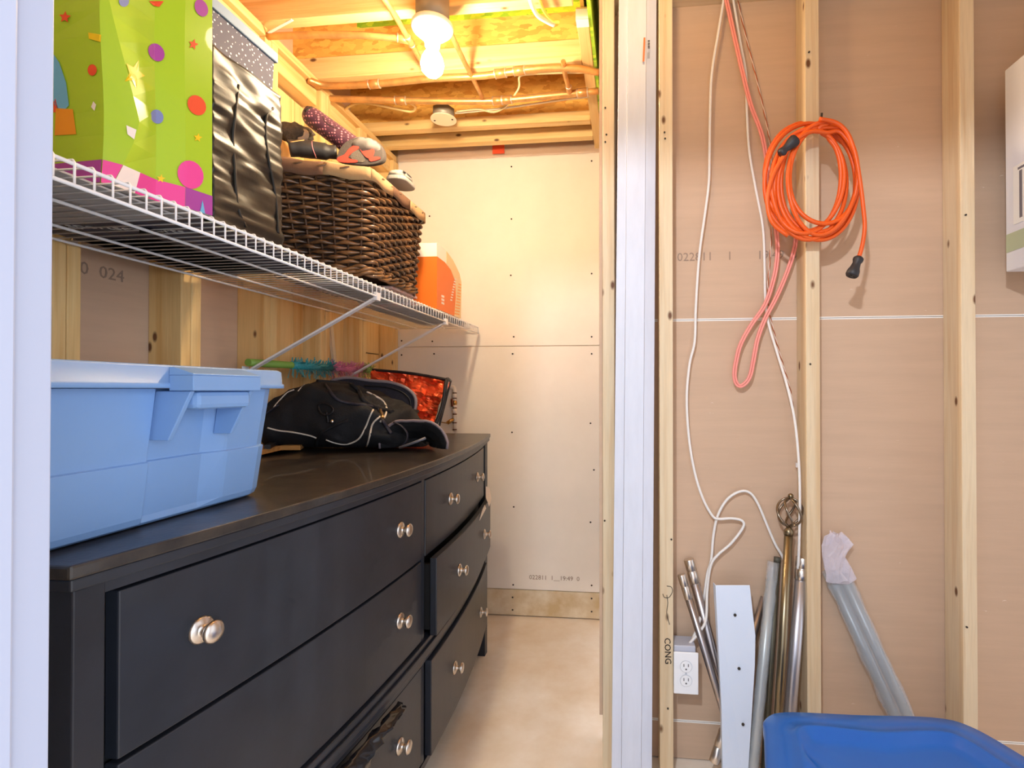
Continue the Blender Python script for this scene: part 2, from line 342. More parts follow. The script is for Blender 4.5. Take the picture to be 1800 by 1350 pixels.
emit('green_board', MB().box((-.131, 1.3, 2.292), (-.119, 2.52, 2.574)), green_osb, ce)
emit('white_sticker', MB().box((-.171, 1.628, 2.289), (-.131, 1.6298, 2.322)).box((-.171, 1.628, 2.2885), (-.131, 1.665, 2.2898)), paper_white, bm_)
emit('fire_block', MB().box((-.60, 2.10, 2.50), (-.20, 2.14, 2.575)), OSB, ce)
# ------------------------------------------------------------------ pipes and cables under the joists
copper = mat('copper_pipe', 'dda868', .38, .6, var=.3, vscale=20)
solder = mat('solder', 'e2d2c0', .35, .8)
def pipe(pts, r, label, fittings=(), spl=6, joint=None):
    P = smoothpath([Vector(p) for p in pts], spl)
    t = thing('copper_pipe', P[0], label, 'pipe', 'copper water pipes under the joists')
    emit('tube', MB().tube(P, r, 10), copper, t)
    for fr in fittings:
        i = int(fr*(len(P)-2)); d = (P[i+1]-P[i]).normalized()
        emit('coupling', MB().lathe([(r*1.02, -.018), (r*1.3, -.016), (r*1.3, .016), (r*1.02, .018)], P[i], d, 10), copper, t)
        for s_ in (-.02, .02): emit('solder_ring', MB().lathe([(r*1.05, -.003), (r*1.4, 0), (r*1.05, .003)], P[i]+d*s_, d, 10), solder, t)
    return t
ZP = 2.262
pipe([pZ(x, y, ZP) for x, y in ((540, 140), (572, 150), (620, 150), (680, 146), (760, 138), (840, 134), (880, 129), (930, 122), (975, 119), (1015, 121), (1052, 127))], .0125, 'thick copper pipe running sideways just behind the bare bulb', (.28, .62, .68))
pipe([pZ(x, y, ZP) for x, y in ((560, 173), (640, 175), (720, 177), (844, 178), (900, 175), (970, 168), (1052, 160))], .0125, 'copper pipe running sideways just above the round white cover plate', (.33, .6, .66, .98))
pipe([pZ(x, y, ZP+.0) for x, y in ((750, -30), (775, 20), (812, 100), (848, 171))], .0085, 'thin copper pipe slanting down right of the bare bulb')
pipe([pZ(x, y, ZP+.0) for x, y in ((650, -40), (690, 20), (720, 72), (748, 122))], .0085, 'thin copper pipe slanting down left of the bare bulb', (.72,))
pipe([pZ(x, y, ZP+.004) for x, y in ((470, 64), (560, 61), (640, 62), (700, 67), (722, 71))], .011, 'copper pipe branching left from the thin slanting pipe', (.9,))
pipe([pZ(x, y, ZP+.003) for x, y in ((990, 108), (993, 130), (999, 152), (1001, 160))], .009, 'short copper stub between the two sideways pipes', (.95,))
vinyl = mat('cable_cream', 'f0dfb0', .5)
def cable(pts, r, m, label, name='electrical_cable', group=None, flat=1, spl=6, cat='cable'):
    o = emit(name, MB().tube([Vector(p) for p in pts], r, 6, spline=spl, flat=flat), m); return tag(o, label, cat, group)
cable([pZ(x, y, 2.27) for x, y in ((928, -20), (934, 6), (944, 26), (960, 37), (974, 44))], .007, mat('cable_white', 'ece9e6', .5), 'thick white cable drooping from the joist near the end stud')
cable([pZ(x, y, 2.268) for x, y in ((944, -20), (950, 4), (958, 22), (972, 36), (984, 38))], .005, mat('cable_yellow', 'e8cf5a', .5), 'thin yellow cable drooping beside the thick white one')
cable([pZ(x, y, 2.278) for x, y in ((1040, 127), (985, 128), (935, 130), (914, 134), (913, 150), (908, 162), (890, 186), (868, 197), (840, 192), (803, 196))], .004, vinyl, 'cream cable looping from the beam to the round cover plate')
cable([pZ(x, y, 2.282) for x, y in ((1035, 170), (985, 176), (930, 184), (870, 192), (800, 199))], .004, mat('cable_pale', 'f4e8cf', .5), 'pale cable running along behind the lower copper pipe')
cable([pZ(x, y, 2.275) for x, y in ((612, 205), (608, 192), (625, 182), (650, 182), (690, 190), (722, 196), (730, 188), (715, 178))], .005, mat('cable_tan', 'e9c98a', .5), 'tan cable looping out of the left wall below the pipes')
tag(emit('metal_strap', MB().bar(pZ(472, 58, 2.27), pZ(514, 35, 2.27), .008, .002), paper_white), 'thin white strap slanting above the polka dot box', 'strap')
# ------------------------------------------------------------------ bare bulb light
bx, by = -.585, 1.487
cl = thing('ceiling_light', (bx, by, 2.262), 'bare glowing bulb in a white porcelain holder under the joists', 'ceiling light')
emit('electrical_box', MB().lathe([(.052, .03), (.052, -.055)], (bx, by, 2.257), (0, 0, 1), 8), mat('box_grey', '8b8478', .5, .4), cl)
porc = mat('porcelain', 'f4efe6', .3)
emit('lamp_holder', MB().lathe([(.03, -.058), (.060, -.058), (.062, -.066), (.058, -.074), (.040, -.090), (.026, -.100), (.022, -.118), (.022, -.122), (.012, -.122)], (bx, by, 2.262), (0, 0, 1), 28), porc, cl)
bm = mat('bulb_glow', 'ffffff', .4)
bn = bm.node_tree.nodes['Principled BSDF']; bn.inputs['Emission Color'].default_value = BULB_COLOR+(1,); bn.inputs['Emission Strength'].default_value = BULB_STRENGTH
emit('bulb', MB().lathe([(.010, -.119), (.013, -.128), (.020, -.140), (.030, -.158), (.034, -.177), (.030, -.195), (.018, -.208), (.001, -.212)], (bx, by, 2.262), (0, 0, 1), 20), bm, cl)
jb = thing('junction_box', (-.775, 2.095, 2.29), 'round junction box with a blank cream cover plate between the joists', 'junction box')
emit('electrical_box', MB().lathe([(.046, 0), (.046, -.04)], (-.775, 2.095, 2.289), (0, 0, 1), 8), MATS['box_grey'], jb)
emit('cover_plate', MB().lathe([(.053, -.0405), (.053, -.044)], (-.775, 2.095, 2.289), (0, 0, 1), 28), mat('cover_cream', 'f3e6c8', .5), jb)
for d in (-1, 1): emit('screw', MB().lathe([(.004, -.0442), (.004, -.046)], (-.775+d*.038, 2.095, 2.289), (0, 0, 1), 8), screwm, jb)

# ------------------------------------------------------------------ chest of drawers with a bowed front
dk = mat('dresser_black', '252932', .42, var=.25, vscale=10, coat=.12, bump=.03, bscale=90)
dk2 = mat('dresser_top_worn', '211f20', .36, var=.5, vscale=26, col2='38322d', bump=.08, bscale=120, coat=.2)
Y0, Y1, ZT = .498, 2.185, .93
def bow(y): return -.597+.08*max(0, 1-((y-1.342)/.843)**2)
def bowslab(ya, yb, z0, z1, xin, out=0.0, n=14):
    m = MB(); rings = []
    for i in range(n+1):
        y = ya+(yb-ya)*i/n; xo = bow(y)+out; rings.append([Vector((xin if xin > -.9 and False else xo-xin, y, z0)), Vector((xo, y, z0)), Vector((xo, y, z1)), Vector((xo-xin, y, z1))])
    m.loft(rings, smooth=False); return m
ch = thing('chest_of_drawers', (-.86, 1.342, 0), 'long black chest of drawers with a bowed front and round nickel knobs', 'dresser')
def topslab(out, z0, z1, ye):
    m = MB(); n = 24; rings = []
    for i in range(n+1):
        y = Y0-ye+(Y1-Y0+2*ye)*i/n; rings.append([Vector((-1.14, y, z0)), Vector((bow(min(max(y, Y0), Y1))+out, y, z0)), Vector((bow(min(max(y, Y0), Y1))+out, y, z1)), Vector((-1.14, y, z1))])
    return m.loft(rings, smooth=False)
emit('top', topslab(0, .914, ZT, 0), dk2, ch, bevel=.003)
emit('top_moulding', topslab(-.004, .900, .9135, -.004), dk, ch, bevel=.002)
for ya, yb in ((Y0+.012, Y0+.048), (Y1-.048, Y1-.012)):
    xo = bow(ya if ya < 1 else yb)-.012
    emit('leg', MB().box((xo-.045, ya, 0), (xo, yb, .899)), dk, ch, bevel=.002)
    emit('leg', MB().box((-1.13, ya, 0), (-1.09, yb, .899)), dk, ch, bevel=.002)
    emit('side_panel', MB().box((-1.089, ya+.008, .12), (xo-.046, yb-.008, .899)), dk, ch)
emit('back_panel', MB().box((-1.138, Y0+.05, .12), (-1.128, Y1-.05, .899)), dk, ch)
IN = -.022
emit('front_frame', bowslab(Y0+.049, Y1-.049, .12, .899, .02, IN-.024), mat('dresser_gap', '0d0d10', .6), ch)
emit('top_rail', bowslab(Y0+.049, Y1-.049, .883, .8995, .022, IN), dk, ch)
emit('base_rail', bowslab(Y0+.049, Y1-.049, .125, .142, .022, IN), dk, ch)
emit('stile', bowslab(1.308, 1.326, .143, .882, .020, IN-.002, 3), dk, ch)
for z0, z1, o in ((.405, .419, .004), (.4195, .432, .009), (.4325, .445, .012), (.4455, .461, .006)):
    emit('moulding_bead', bowslab(Y0+.04, Y1-.03, z0, z1, .022, IN+o, 24), dk, ch, bevel=.002)
knobm = nickel
prof = [(.0185, 0), (.019, .0015), (.0165, .004), (.010, .0055), (.0065, .008), (.006, .014), (.010, .0175), (.0150, .020), (.0158, .0225), (.0135, .0255), (.006, .0275), (.0005, .028)]
k0 = None
for col, (ya, yb) in enumerate(((.562, 1.304), (1.330, 2.118))):
    for row, (z0, z1) in enumerate(((.678, .879), (.466, .672), (.148, .400))):
        out = IN + (.028 if (row == 1 and col == 1) else .014 if (row == 2 and col == 1) else 0)
        y_a = ya+(.008 if (row >= 1 and col == 1) else 0)
        m = bowslab(y_a, yb, z0, z1, .019, out, 14)
        d = emit('drawer', m, dk, ch, bevel=.002)
        if out > IN: m2 = MB().box((bow(ya)-.20, y_a+.008, z0+.012), (bow(ya)+out-.0195, y_a+.02, z1-.02)); emit('drawer_side', m2, MATS['dresser_gap'], d)
        for ky in ((.664, 1.185) if col == 0 else (1.535, 1.925)):
            zc = (.787, .572, .277)[row]; xk = bow(ky)+out
            sl = (bow(ky+.01)-bow(ky-.01))/.02; ax = Vector((1, -sl, 0)).normalized(); p = Vector((xk-.0004, ky, zc))
            emit('knob', MB().lathe(prof, p, ax, 24), knobm, d, origin=p)
# torn paper on the far drawers, black bag caught in the gap
pm = mat('torn_paper', 'efe9e2', .8)
def crumple(pts, name, m, parent, thick=.001, amp=.006, label=None, sub=1):
    pass
random.seed(11)
def xo_(y): return bow(y)+IN
pp = MB(); P = [];
for (y, z, o) in ((2.02, .655, .033), (2.10, .668, .034), (2.115, .715, .020), (2.085, .722, .012), (2.07, .700, .014), (2.03, .684, .020)): P.append(Vector((xo_(y)+o, y, z)))
pp.prism(P, (.0012, 0, 0)); tag(emit('torn_paper', pp, pm), 'torn white scrap of paper stuck at the far end of the drawer gap', 'paper')
pp = MB(); P = [Vector((xo_(y)+o, y, z)) for (y, z, o) in ((1.80, .655, .031), (1.86, .662, .032), (1.93, .668, .033), (1.92, .684, .030), (1.87, .680, .030), (1.83, .668, .031))]
pp.prism(P, (.0012, 0, 0)); tag(emit('torn_paper', pp, pm), 'smaller torn strip of paper on the edge of the pulled-out middle drawer', 'paper')
pb = MB(); n1, n2 = 34, 8; G = []
for i in range(n1):
    t = i/(n1-1); y = .72+t*.42; wdt = .020+.085*math.sin(math.pi*min(1, t*1.15+.08))*(.55+.45*noise.noise(Vector((i*.35, 2, 0)))+.3*t)
    row = []
    for j in range(n2):
        s = j/(n2-1); q = noise.noise(Vector((i*.55, j*.8, 5))); q2 = noise.noise(Vector((i*.9, j*1.7, 9)))
        row.append(Vector((bow(y)+IN+.018+.022*math.sin(s*3.1)+.016*q2, y+.006*q, .410-(s)*wdt+.005*q2)))
    G.append(row)
pb.grid(G); tag(emit('plastic_bag', pb, mat('bin_bag_black', '16161a', .22, coat=.3), solid=.0008), 'crumpled black plastic bag caught in the gap above the lowest drawer', 'plastic bag')

# ------------------------------------------------------------------ light blue tote on the dresser
tb = mat('tote_blue', '7ca2d4', .42, sss=.15, bump=.02, bscale=150, var=.06, vscale=4)
tt = thing('storage_tote', (-.83, .60, .9305), 'pale blue lidded storage tote on the near end of the dresser', 'storage bin')
def totering(z, gx, y0, y1, xw, rec):
    # front side (+X) at gx, wall side at xw ; recess depth rec between y .643 and .76
    pts = [(gx-.03, y0), (gx-.008, y0+.008), (gx, y0+.03)]
    pts += [(gx, .642), (gx-rec, .648), (gx-rec, .742), (gx-rec*.1, .776), (gx, .782)]
    pts += [(gx, y1-.03), (gx-.008, y1-.008), (gx-.03, y1)]
    pts += [(xw+.03, y1), (xw+.008, y1-.008), (xw, y1-.03), (xw, y0+.03), (xw+.008, y0+.008), (xw+.03, y0)]
    return [Vector((x, y, z)) for x, y in pts]
body = MB(); rg = []
for z, inset, rec in ((.9315, .038, .0), (.936, .028, .004), (.945, .024, .010), (1.020, .014, .012), (1.0215, .0175, .012), (1.090, .008, .013), (1.121, .004, .013)):
    gx = -.636-inset; rg.append(totering(z, gx,   .345+inset*.3, .886-inset*.3, -1.01+inset, rec))
body.loft(rg, smooth=False); bo = emit('body', body, tb, tt, bevel=.003)
lid = MB(); rg = []
for z, o in ((1.1215, .001), (1.1285, .001), (1.129, -.001), (1.150, -.002), (1.153, -.006)):
    rg.append([Vector((v.x, v.y, z)) for v in rrect(-1.028-o, -.618+o, .328-o, .890+o, .028, z)])
for z, o in ((1.153, -.016), (1.146, -.020)): rg.append(rrect(-1.028-o, -.618+o, .328-o, .890+o, .02, z))
lid.loft(rg); emit('lid', lid, tb, tt)
hd = MB()
hd.box((-.619, .640, 1.118), (-.583, .768, 1.139)).prism([Vector((-.619, .640, 1.139)), Vector((-.583, .640, 1.139)), Vector((-.583, .640, 1.141)), Vector((-.612, .640, 1.1505)), Vector((-.619, .640, 1.1505))], (0, .128, 0))
emit('lid_handle', hd, tb, tt, bevel=.003)
emit('grip', MB().box((-.645, .654, 1.092), (-.590, .758, 1.1175)), tb, tt, bevel=.007)
for y in (.646, .757):
    emit('grip_rib', MB().prism([Vector((-.655, y, 1.050)), Vector((-.626, y, 1.050)), Vector((-.592, y, 1.1175)), Vector((-.645, y, 1.1175))], (0, .007, 0)), tb, tt, bevel=.001)

# ------------------------------------------------------------------ wire shelf
ZD = 1.427; XF = -.745
sh = thing('wire_shelf', (-.95, 1.4, ZD-.04), 'long white ventilated wire shelf bracketed to the left wall', 'shelf')
w0 = None; ys = [.36+i*.0262 for i in range(82)]
for i, y in enumerate(ys):
    base = Vector((-.95, y, ZD-.034))
    if w0 is None:
        m = MB().tube([(-1.160, y, ZD), (XF, y, ZD+.0015), (XF+.002, y, ZD-.002), (XF+.002, y, ZD-.033)], .0017, 5)
        w0 = emit('cross_wire', m, wire_white, sh, origin=base)
    else: reuse(w0, 'cross_wire', base, sh)
for x, z in ((XF, ZD-.0035), (XF+.003, ZD-.0335), (-.916, ZD-.0045), (-1.057, ZD-.0045), (-1.152, ZD-.0045)):
    emit('rail', MB().tube([(x, .35, z), (x, 2.495, z)], .003, 8), wire_white, sh)
emit('end_wire', MB().tube([(-1.152, 2.495, ZD-.004), (XF, 2.495, ZD-.004), (XF+.003, 2.495, ZD-.034)], .0028, 6), wire_white, sh)
for y, yw, zw in ((1.462, 1.587, 1.175), (2.04, 2.178, 1.21)):
    a = Vector((XF+.004, y-.0, ZD-.036)); b = Vector((XS+.004, y+.01, 1.17))
    emit('bracket', MB().bar(a, b, .018, .006, (0, 0, 1)).box((XS+.0005, y-.004, 1.14), (XS+.004, y+.024, 1.19)).box((XF-.004, y-.011, ZD-.046), (XF+.008, y+.011, ZD-.022)), wire_white, sh, bevel=.001)
for y in (.97, 1.588, 1.90, 2.18, 2.50):
    emit('wall_clip', MB().box((XS+.0005, y-.008, ZD-.006), (XS+.010, y+.008, ZD+.010)).lathe([(.007, 0), (.007, .004), (.004, .006)], (XS+.010, y, ZD+.004), (1, 0, 0), 10), nickel, sh)
# ------------------------------------------------------------------ flat things lying on the shelf
SZ = ZD+.003
navy = mat('bag_navy', '2a2942', .45)
fb = thing('folded_shopping_bag', (-.93, .9, SZ), 'dark flat shopping bag lying on the wire shelf with white lettering underneath', 'bag')
fbm = MB().box((-1.14, .868, SZ), (-.785, 1.30, SZ+.002)); emit('panel', fbm, navy, fb)
a = pZ(121, 399, SZ); b = pZ(358, 411, SZ); xd = (b-a); L_ = xd.length; xd.normalize(); yd = (pZ(121, 385, SZ)-a); yd = (yd-xd*yd.dot(xd)).normalized()
to = text('printed_name', 'sportsexperts', L_/6.4, a-Vector((0, 0, .0006)), xd, yd, paper_white, fb)
greyb = mat('grey_board', 'b9b3b0', .8)
tag(emit('cardboard_sheet', MB().box((-1.13, .50, SZ), (-.808, .862, SZ+.003)), greyb), 'grey card sheet lying on the shelf under the green gift bag', 'cardboard')
tag(emit('cardboard_sheet', MB().box((-1.0, 1.86, SZ), (-.76, 2.40, SZ+.004)), greyb), 'grey card sheet on the shelf under the orange shoe box', 'cardboard')
tag(emit('folded_cloth', MB().box((-.97, 1.45, SZ), (-.79, 1.80, SZ+.014)), mat('cloth_grey', 'a7a099', .9, bump=.3, bscale=60), bevel=.006, sub=1), 'flat grey folded cloth under the wicker basket', 'cloth')
tag(emit('gift_wrap', MB().box((-1.02, 1.60, SZ+.0148), (-.762, 1.80, SZ+.024)), mat('wrap_pink', 'e6b6b0', .6, var=.3, vscale=30, col2='f5e9e4'), bevel=.002), 'pink and white folded wrap under the far edge of the wicker basket', 'wrapping')
# ------------------------------------------------------------------ green gift bag
gp = mat('gift_green', 'a8c92b', .30, coat=.4)
gb = thing('gift_bag', (-.88, .78, SZ+.006), 'lime green paper gift bag printed with confetti dots and stars', 'gift bag')
m = MB(); rg = []; Z0 = SZ+.0065
for k in range(15):
    t = k/14; z = Z0+t*.53
    A = Vector((-1.03, .725, z)); B = Vector((-.806, .713+.004*math.sin(t*9), z)); C = Vector((-.759-.006*t, .872+.004*t, z)); D = Vector((-.97, .905, z))
    b1 = .10+.26*max(0, 1-abs(t-.30)/.26)+.02*t; amp = .012*max(0, 1-abs(t-.33)/.28)+.004
    pk_ = max(0, 1-(abs(t-.20)/(.38 if t > .2 else .24))); b1 = .04+.25*pk_; F1 = B.lerp(C, b1)+Vector((.009, -.006, 0))*(.25+.75*pk_); F2 = B.lerp(C, .47)+Vector((-.010, .004, 0)); F3 = B.lerp(C, .72)+Vector((.0, 0, 0))
    rg.append([A, A.lerp(B, .5)+Vector((0, .006*math.sin(t*7), 0)), B, F1, F2, F3, C, C.lerp(D, .5), D, D.lerp(A, .5)])
m.loft(rg, smooth=False); emit('paper_body', m, gp, gb)
GB = bvh(m)
cols = {'red': 'e8502f', 'purple': 'a8459c', 'yellow': 'f1c81e', 'blue': '7b86b8', 'pink': 'e8489a', 'white': 'f3e6e0', 'sky': '6fb4d8', 'orange': 'f09a28'}
def decal(name, px, c, parent, B=GB, off=.0022):
    pts = [hit(B, x, y, off) for x, y in px]; pts = [p for p in pts if p]
    if len(pts) < 3: return
    if len(pts) < len(px):
        c_ = sum(pts, Vector())/len(pts); n = len(pts); m = MB().add(pts+[c_], [(i, (i+1) % n, n) for i in range(n)])
    else:
        cx_, cy_ = sum(p[0] for p in px)/len(px), sum(p[1] for p in px)/len(px); n = len(px); V = list(pts); F = []
        for s_ in (.75, .5, .25): V += [hit(B, cx_+(x-cx_)*s_, cy_+(y-cy_)*s_, off) or pts[0] for x, y in px]
        V.append(hit(B, cx_, cy_, off) or pts[0])
        for r_ in range(3): F += [(r_*n+i, r_*n+(i+1) % n, (r_+1)*n+(i+1) % n, (r_+1)*n+i) for i in range(n)]
        F += [(3*n+i, 3*n+(i+1) % n, 4*n) for i in range(n)]; m = MB().add(V, F); emit(name, m, mat('print_'+c, cols[c], .35), parent, fix=False)
def disc(cx, cy, rx, ry, c, rot=0, parent=None, B=GB, name='printed_dot'):
    a = math.radians(rot); decal(name, [(cx+rx*math.cos(t)*math.cos(a)-ry*math.sin(t)*math.sin(a), cy+rx*math.cos(t)*math.sin(a)+ry*math.sin(t)*math.cos(a)) for t in [i*math.pi/9 for i in range(18)]], c, parent or gb, B)
def star(cx, cy, r, c, rot=0, sx=1):
    decal('printed_star', [(cx+sx*r*(1 if i % 2 == 0 else .45)*math.cos(math.radians(rot+i*36-90)), cy+r*(1 if i % 2 == 0 else .45)*math.sin(math.radians(rot+i*36-90))) for i in range(10)], c, gb)
disc(354, 14, 11, 16, 'purple', -25); disc(275, 92, 13, 17, 'purple', -35); disc(346, 185, 15, 19, 'red', -35); disc(276, 205, 11, 13, 'blue', -30)
disc(335, 307, 22, 26, 'pink', -30); disc(162, 123, 8, 10, 'red'); disc(218, 2, 9, 10, 'blue')
star(114, 30, 11, 'red', 5); star(340, 78, 10, 'red', 15, .9); star(236, 130, 27, 'yellow', 25, .7); star(348, 242, 8, 'yellow', 10); star(283, 314, 8, 'yellow', 10)
decal('printed_confetti', [(155, 57), (178, 61), (177, 74), (156, 68)], 'yellow', gb)
decal('printed_confetti', [(164, 178), (169, 184), (166, 195), (160, 188)], 'white', gb)
decal('printed_confetti', [(222, 220), (240, 228), (236, 245), (224, 236)], 'white', gb)
decal('printed_confetti', [(262, 2), (288, 2), (280, 12), (270, 10)], 'red', gb)
decal('printed_balloon', [(94, 95), (104, 110), (116, 145), (121, 185), (112, 195), (100, 190), (94, 180)], 'sky', gb)
decal('printed_hat', [(98, 190), (128, 192), (134, 236), (96, 238)], 'orange', gb)
decal('printed_hat', [(94, 160), (99, 180), (104, 195), (94, 198)], 'red', gb)
# pink ground band printed along the foot of the bag
for i_, cc in ((0, 'red'), (1, 'purple'), (2, 'pink'), (3, 'white'), (4, 'pink'), (5, 'purple')):
    for s0, s1, col_ in ((0, .5, cc), (.5, 1, {'white': 'pink', 'red': 'white'}.get(cc, cc))):
        vs_ = []
        for k, tt_ in ((0, 0), (1, .068)):
            f = tt_*14; r0 = [rg[0][q].lerp(rg[1][q], f) for q in (i_, i_+1)]
            e = (r0[1]-r0[0]).normalized(); n_ = Vector((e.y, -e.x, 0))*.0012
            q0, q1 = r0[0].lerp(r0[1], s0)+n_, r0[0].lerp(r0[1], s1)+n_; vs_ += [q0, q1] if k == 0 else [q1, q0]
        emit('printed_border', MB().add(vs_, [(0, 1, 2, 3)]), mat('print_'+col_, cols[col_], .35), gb, fix=False)
decal('printed_hat', [(350, 374), (356, 352), (362, 378)], 'sky', gb, off=.0032)
emit('base_card', MB().prism([p-Vector((0, 0, .0012)) for p in rg[0]], (0, 0, .0008)), greyb, gb)
# ------------------------------------------------------------------ black reusable tote bag
bk = mat('bag_black_cloth', '1d1a18', .42, bump=.06, bscale=70)
tg = thing('tote_bag', (-.89, 1.02, SZ), 'black crinkled fabric tote bag with two dark seams', 'bag')
m = MB(); G = []; NI, NJ = 60, 44
def facept(s, t):   # s along Y, t up
    y = .905+s*.205+.010*t; z = SZ+t*(.356+.012*s)
    q = noise.noise(Vector((s*1.6, t*9+s*2, 3)))*.008*(1-abs(2*s-1)**4*.5)+noise.noise(Vector((s*2.5, t*26, 7)))*.005
    return Vector((-.786-.014*t+q+(-.004*s), y, z))
for i in range(NI): G.append([facept(j/(NJ-1), i/(NI-1)) for j in range(NJ)])
m.grid(G); emit('front_panel', m, bk, tg, solid=.001)
m2 = MB(); c0 = [G[i][0] for i in range(NI)]; c1 = [G[i][-1] for i in range(NI)]
m2.grid([[c, Vector((-.87, c.y+.012, c.z)), Vector((-.94, c.y, c.z-.01))] for c in c0]); m2.grid([[c, Vector((-.87, c.y-.008, c.z)), Vector((-.94, c.y, c.z-.01))] for c in c1])
m2.box((-.944, .905, SZ), (-.940, 1.115, SZ+.34)); m2.box((-.94, .907, SZ+.001), (-.80, 1.10, SZ+.004))
emit('side_panel', m2, bk, tg)
TB = bvh(m)
for pxs in ([(424, 108), (419, 150), (413, 200), (409, 245), (412, 290), (415, 340), (420, 372), (432, 399)], [(492, 165), (480, 190), (468, 204), (467, 240), (473, 285), (482, 330), (487, 370), (489, 410)]):
    P = [hit(TB, x, y, .001) for x, y in pxs]; P = [p for p in P if p]
    if len(P) > 2: emit('seam', MB().tube(P, .0032, 6, spline=5), mat('seam_dark', '1d1a18', .6), tg)
# ------------------------------------------------------------------ polka dot box
pk = bpy.data.materials.new('polka_navy'); pk.use_nodes = True; nt = pk.node_tree; N = nt.nodes; L = nt.links; b = N['Principled BSDF']; b.inputs['Roughness'].default_value = .7
tc = N.new('ShaderNodeTexCoord'); mp = N.new('ShaderNodeMapping'); mp.inputs['Scale'].default_value = (0, 88, 88); mp.inputs['Rotation'].default_value = (.6, 0, 0); L.new(tc.outputs['Object'], mp.inputs[0])
v = N.new('ShaderNodeTexVoronoi'); v.inputs['Randomness'].default_value = .35; v.inputs['Scale'].default_value = 1; L.new(mp.outputs[0], v.inputs['Vector'])
mt_ = N.new('ShaderNodeMath'); mt_.operation = 'LESS_THAN'; mt_.inputs[1].default_value = .20; L.new(v.outputs['Distance'], mt_.inputs[0])
mx = N.new('ShaderNodeMixRGB'); mx.inputs[1].default_value = lin('36364d'); mx.inputs[2].default_value = lin('d8d4da'); L.new(mt_.outputs[0], mx.inputs[0]); L.new(mx.outputs[0], b.inputs['Base Color'])
pbx = thing('storage_box', (-1.04, 1.2, SZ), 'tall navy box with white polka dots and a pale blue lid', 'box')
m = MB(); rg = []
for z, i in ((SZ, .03), (2.0, .0)):
    rg.append([Vector(p) for p in ((-1.145, .93+i, z), (-.962-i*.3, .93+i, z), (-.947-i*.3, 1.294-i, z), (-1.145, 1.294-i, z))])
m.loft(rg, smooth=False); emit('box_body', m, pk, pbx, bevel=.002)
m = MB().prism([Vector(p) for p in ((-1.15, .92, 1.995), (-.956, .92, 1.995), (-.940, 1.300, 1.995), (-1.15, 1.300, 1.995))], (0, 0, .027)); emit('lid', m, mat('lid_blue', '71839a', .65, bump=.08), pbx, bevel=.003)
# ------------------------------------------------------------------ wicker basket
wk = mat('wicker', '3a281c', .36, var=.6, vscale=16, col2='8f6640', coat=.25)
wkd = mat('wicker_dark', '3a281c', .45, var=.5, vscale=20, col2='6d4a2e')
bs = thing('wicker_basket', (-.93, 1.62, SZ+.025), 'dark wicker basket lined with patchwork cloth and filled with sports shoes', 'basket')
BZ0, BZ1 = SZ+.028, 1.757
def bring(t, n=132, off=0):
    x0, x1, y0, y1 = -1.03-.01*t, -.752-.004*t, 1.452-.006*t, 1.768+.075*t; r = .028
    P = [p for p in rrect(x0-off, x1+off, y0-off, y1+off, r, BZ0+(BZ1-BZ0)*t, 6)]
    P = [Vector((p.x, p.y+(p.x-x1)*(.14+.26*t)*max(0, min(1, (y1-p.y)/.3)), p.z)) for p in P]
    d = [0]
    for i in range(len(P)): d.append(d[-1]+(P[(i+1) % len(P)]-P[i]).length)
    out = []; tot = d[-1]; j = 0
    for k in range(n):
        s = tot*k/n
        while d[j+1] < s: j += 1
        f = (s-d[j])/(d[j+1]-d[j]+1e-9); out.append(P[j].lerp(P[(j+1) % len(P)], f))
    return out
NST = 34; NP = NST*4; ctr = Vector((-.89, 1.62, 0))
ring0 = bring(0, NP); ring1 = bring(1, NP)
def outn(ps, k):
    t = ps[(k+1) % len(ps)]-ps[k-1]; n = Vector((t.y, -t.x, 0)).normalized(); return n if n.dot(ps[k]-ctr) > 0 else -n
for k in range(0, NP, 4):
    emit('stake', MB().tube([ring0[k]-outn(ring0, k)*.002, ring1[k]-outn(ring1, k)*.002], .0036, 6), wkd, bs)
NR = 21
for rI in range(NR):
    t = .07+(rI/(NR-1))*.90; ps = bring(t, NP); P = []
    for k in range(NP):
        ph = math.cos(math.pi*k/4)*(1 if rI % 2 else -1); P.append(ps[k]+outn(ps, k)*.0052*ph+Vector((0, 0, .0016*math.sin(k*.9+rI*2.1))))
    rad = [.0050+.0014*(math.cos(math.pi*k/4)*(1 if rI % 2 else -1)) for k in range(NP)]
    emit('weaver', MB().tube(P, rad, 6, closed=True), wk, bs)
# braided foot and rim
for t, off, rr, cnt in ((.0, .004, .0055, 2), (.035, .003, .005, 2), (1.0, .002, .005, 2)):
    ps = bring(t, 200, off)
    for s in range(cnt):
        P = [ps[k]+outn(ps, k)*.006*math.cos(k*.38+s*math.pi)+Vector((0, 0, .006*math.sin(k*.38+s*math.pi))) for k in range(200)]
        emit('braid', MB().tube(P, rr, 6, closed=True), wk, bs)
emit('basket_floor', MB().prism(bring(.03, 60, -.008), (0, 0, .005)), wkd, bs)
emit('inner_cloth', MB().loft([bring(.05, 60, -.012), bring(.96, 60, -.012)], cap=False), mat('liner_dark', '4a3a30', .9), bs)
emit('packed_clothes', MB().loft([bring(.82, 60, -.02), bring(.90, 60, -.03), bring(1.0, 60, -.045), bring(1.10, 60, -.075), bring(1.14, 60, -.12)]), mat('liner_dark', '4a3a30', .9), bs)
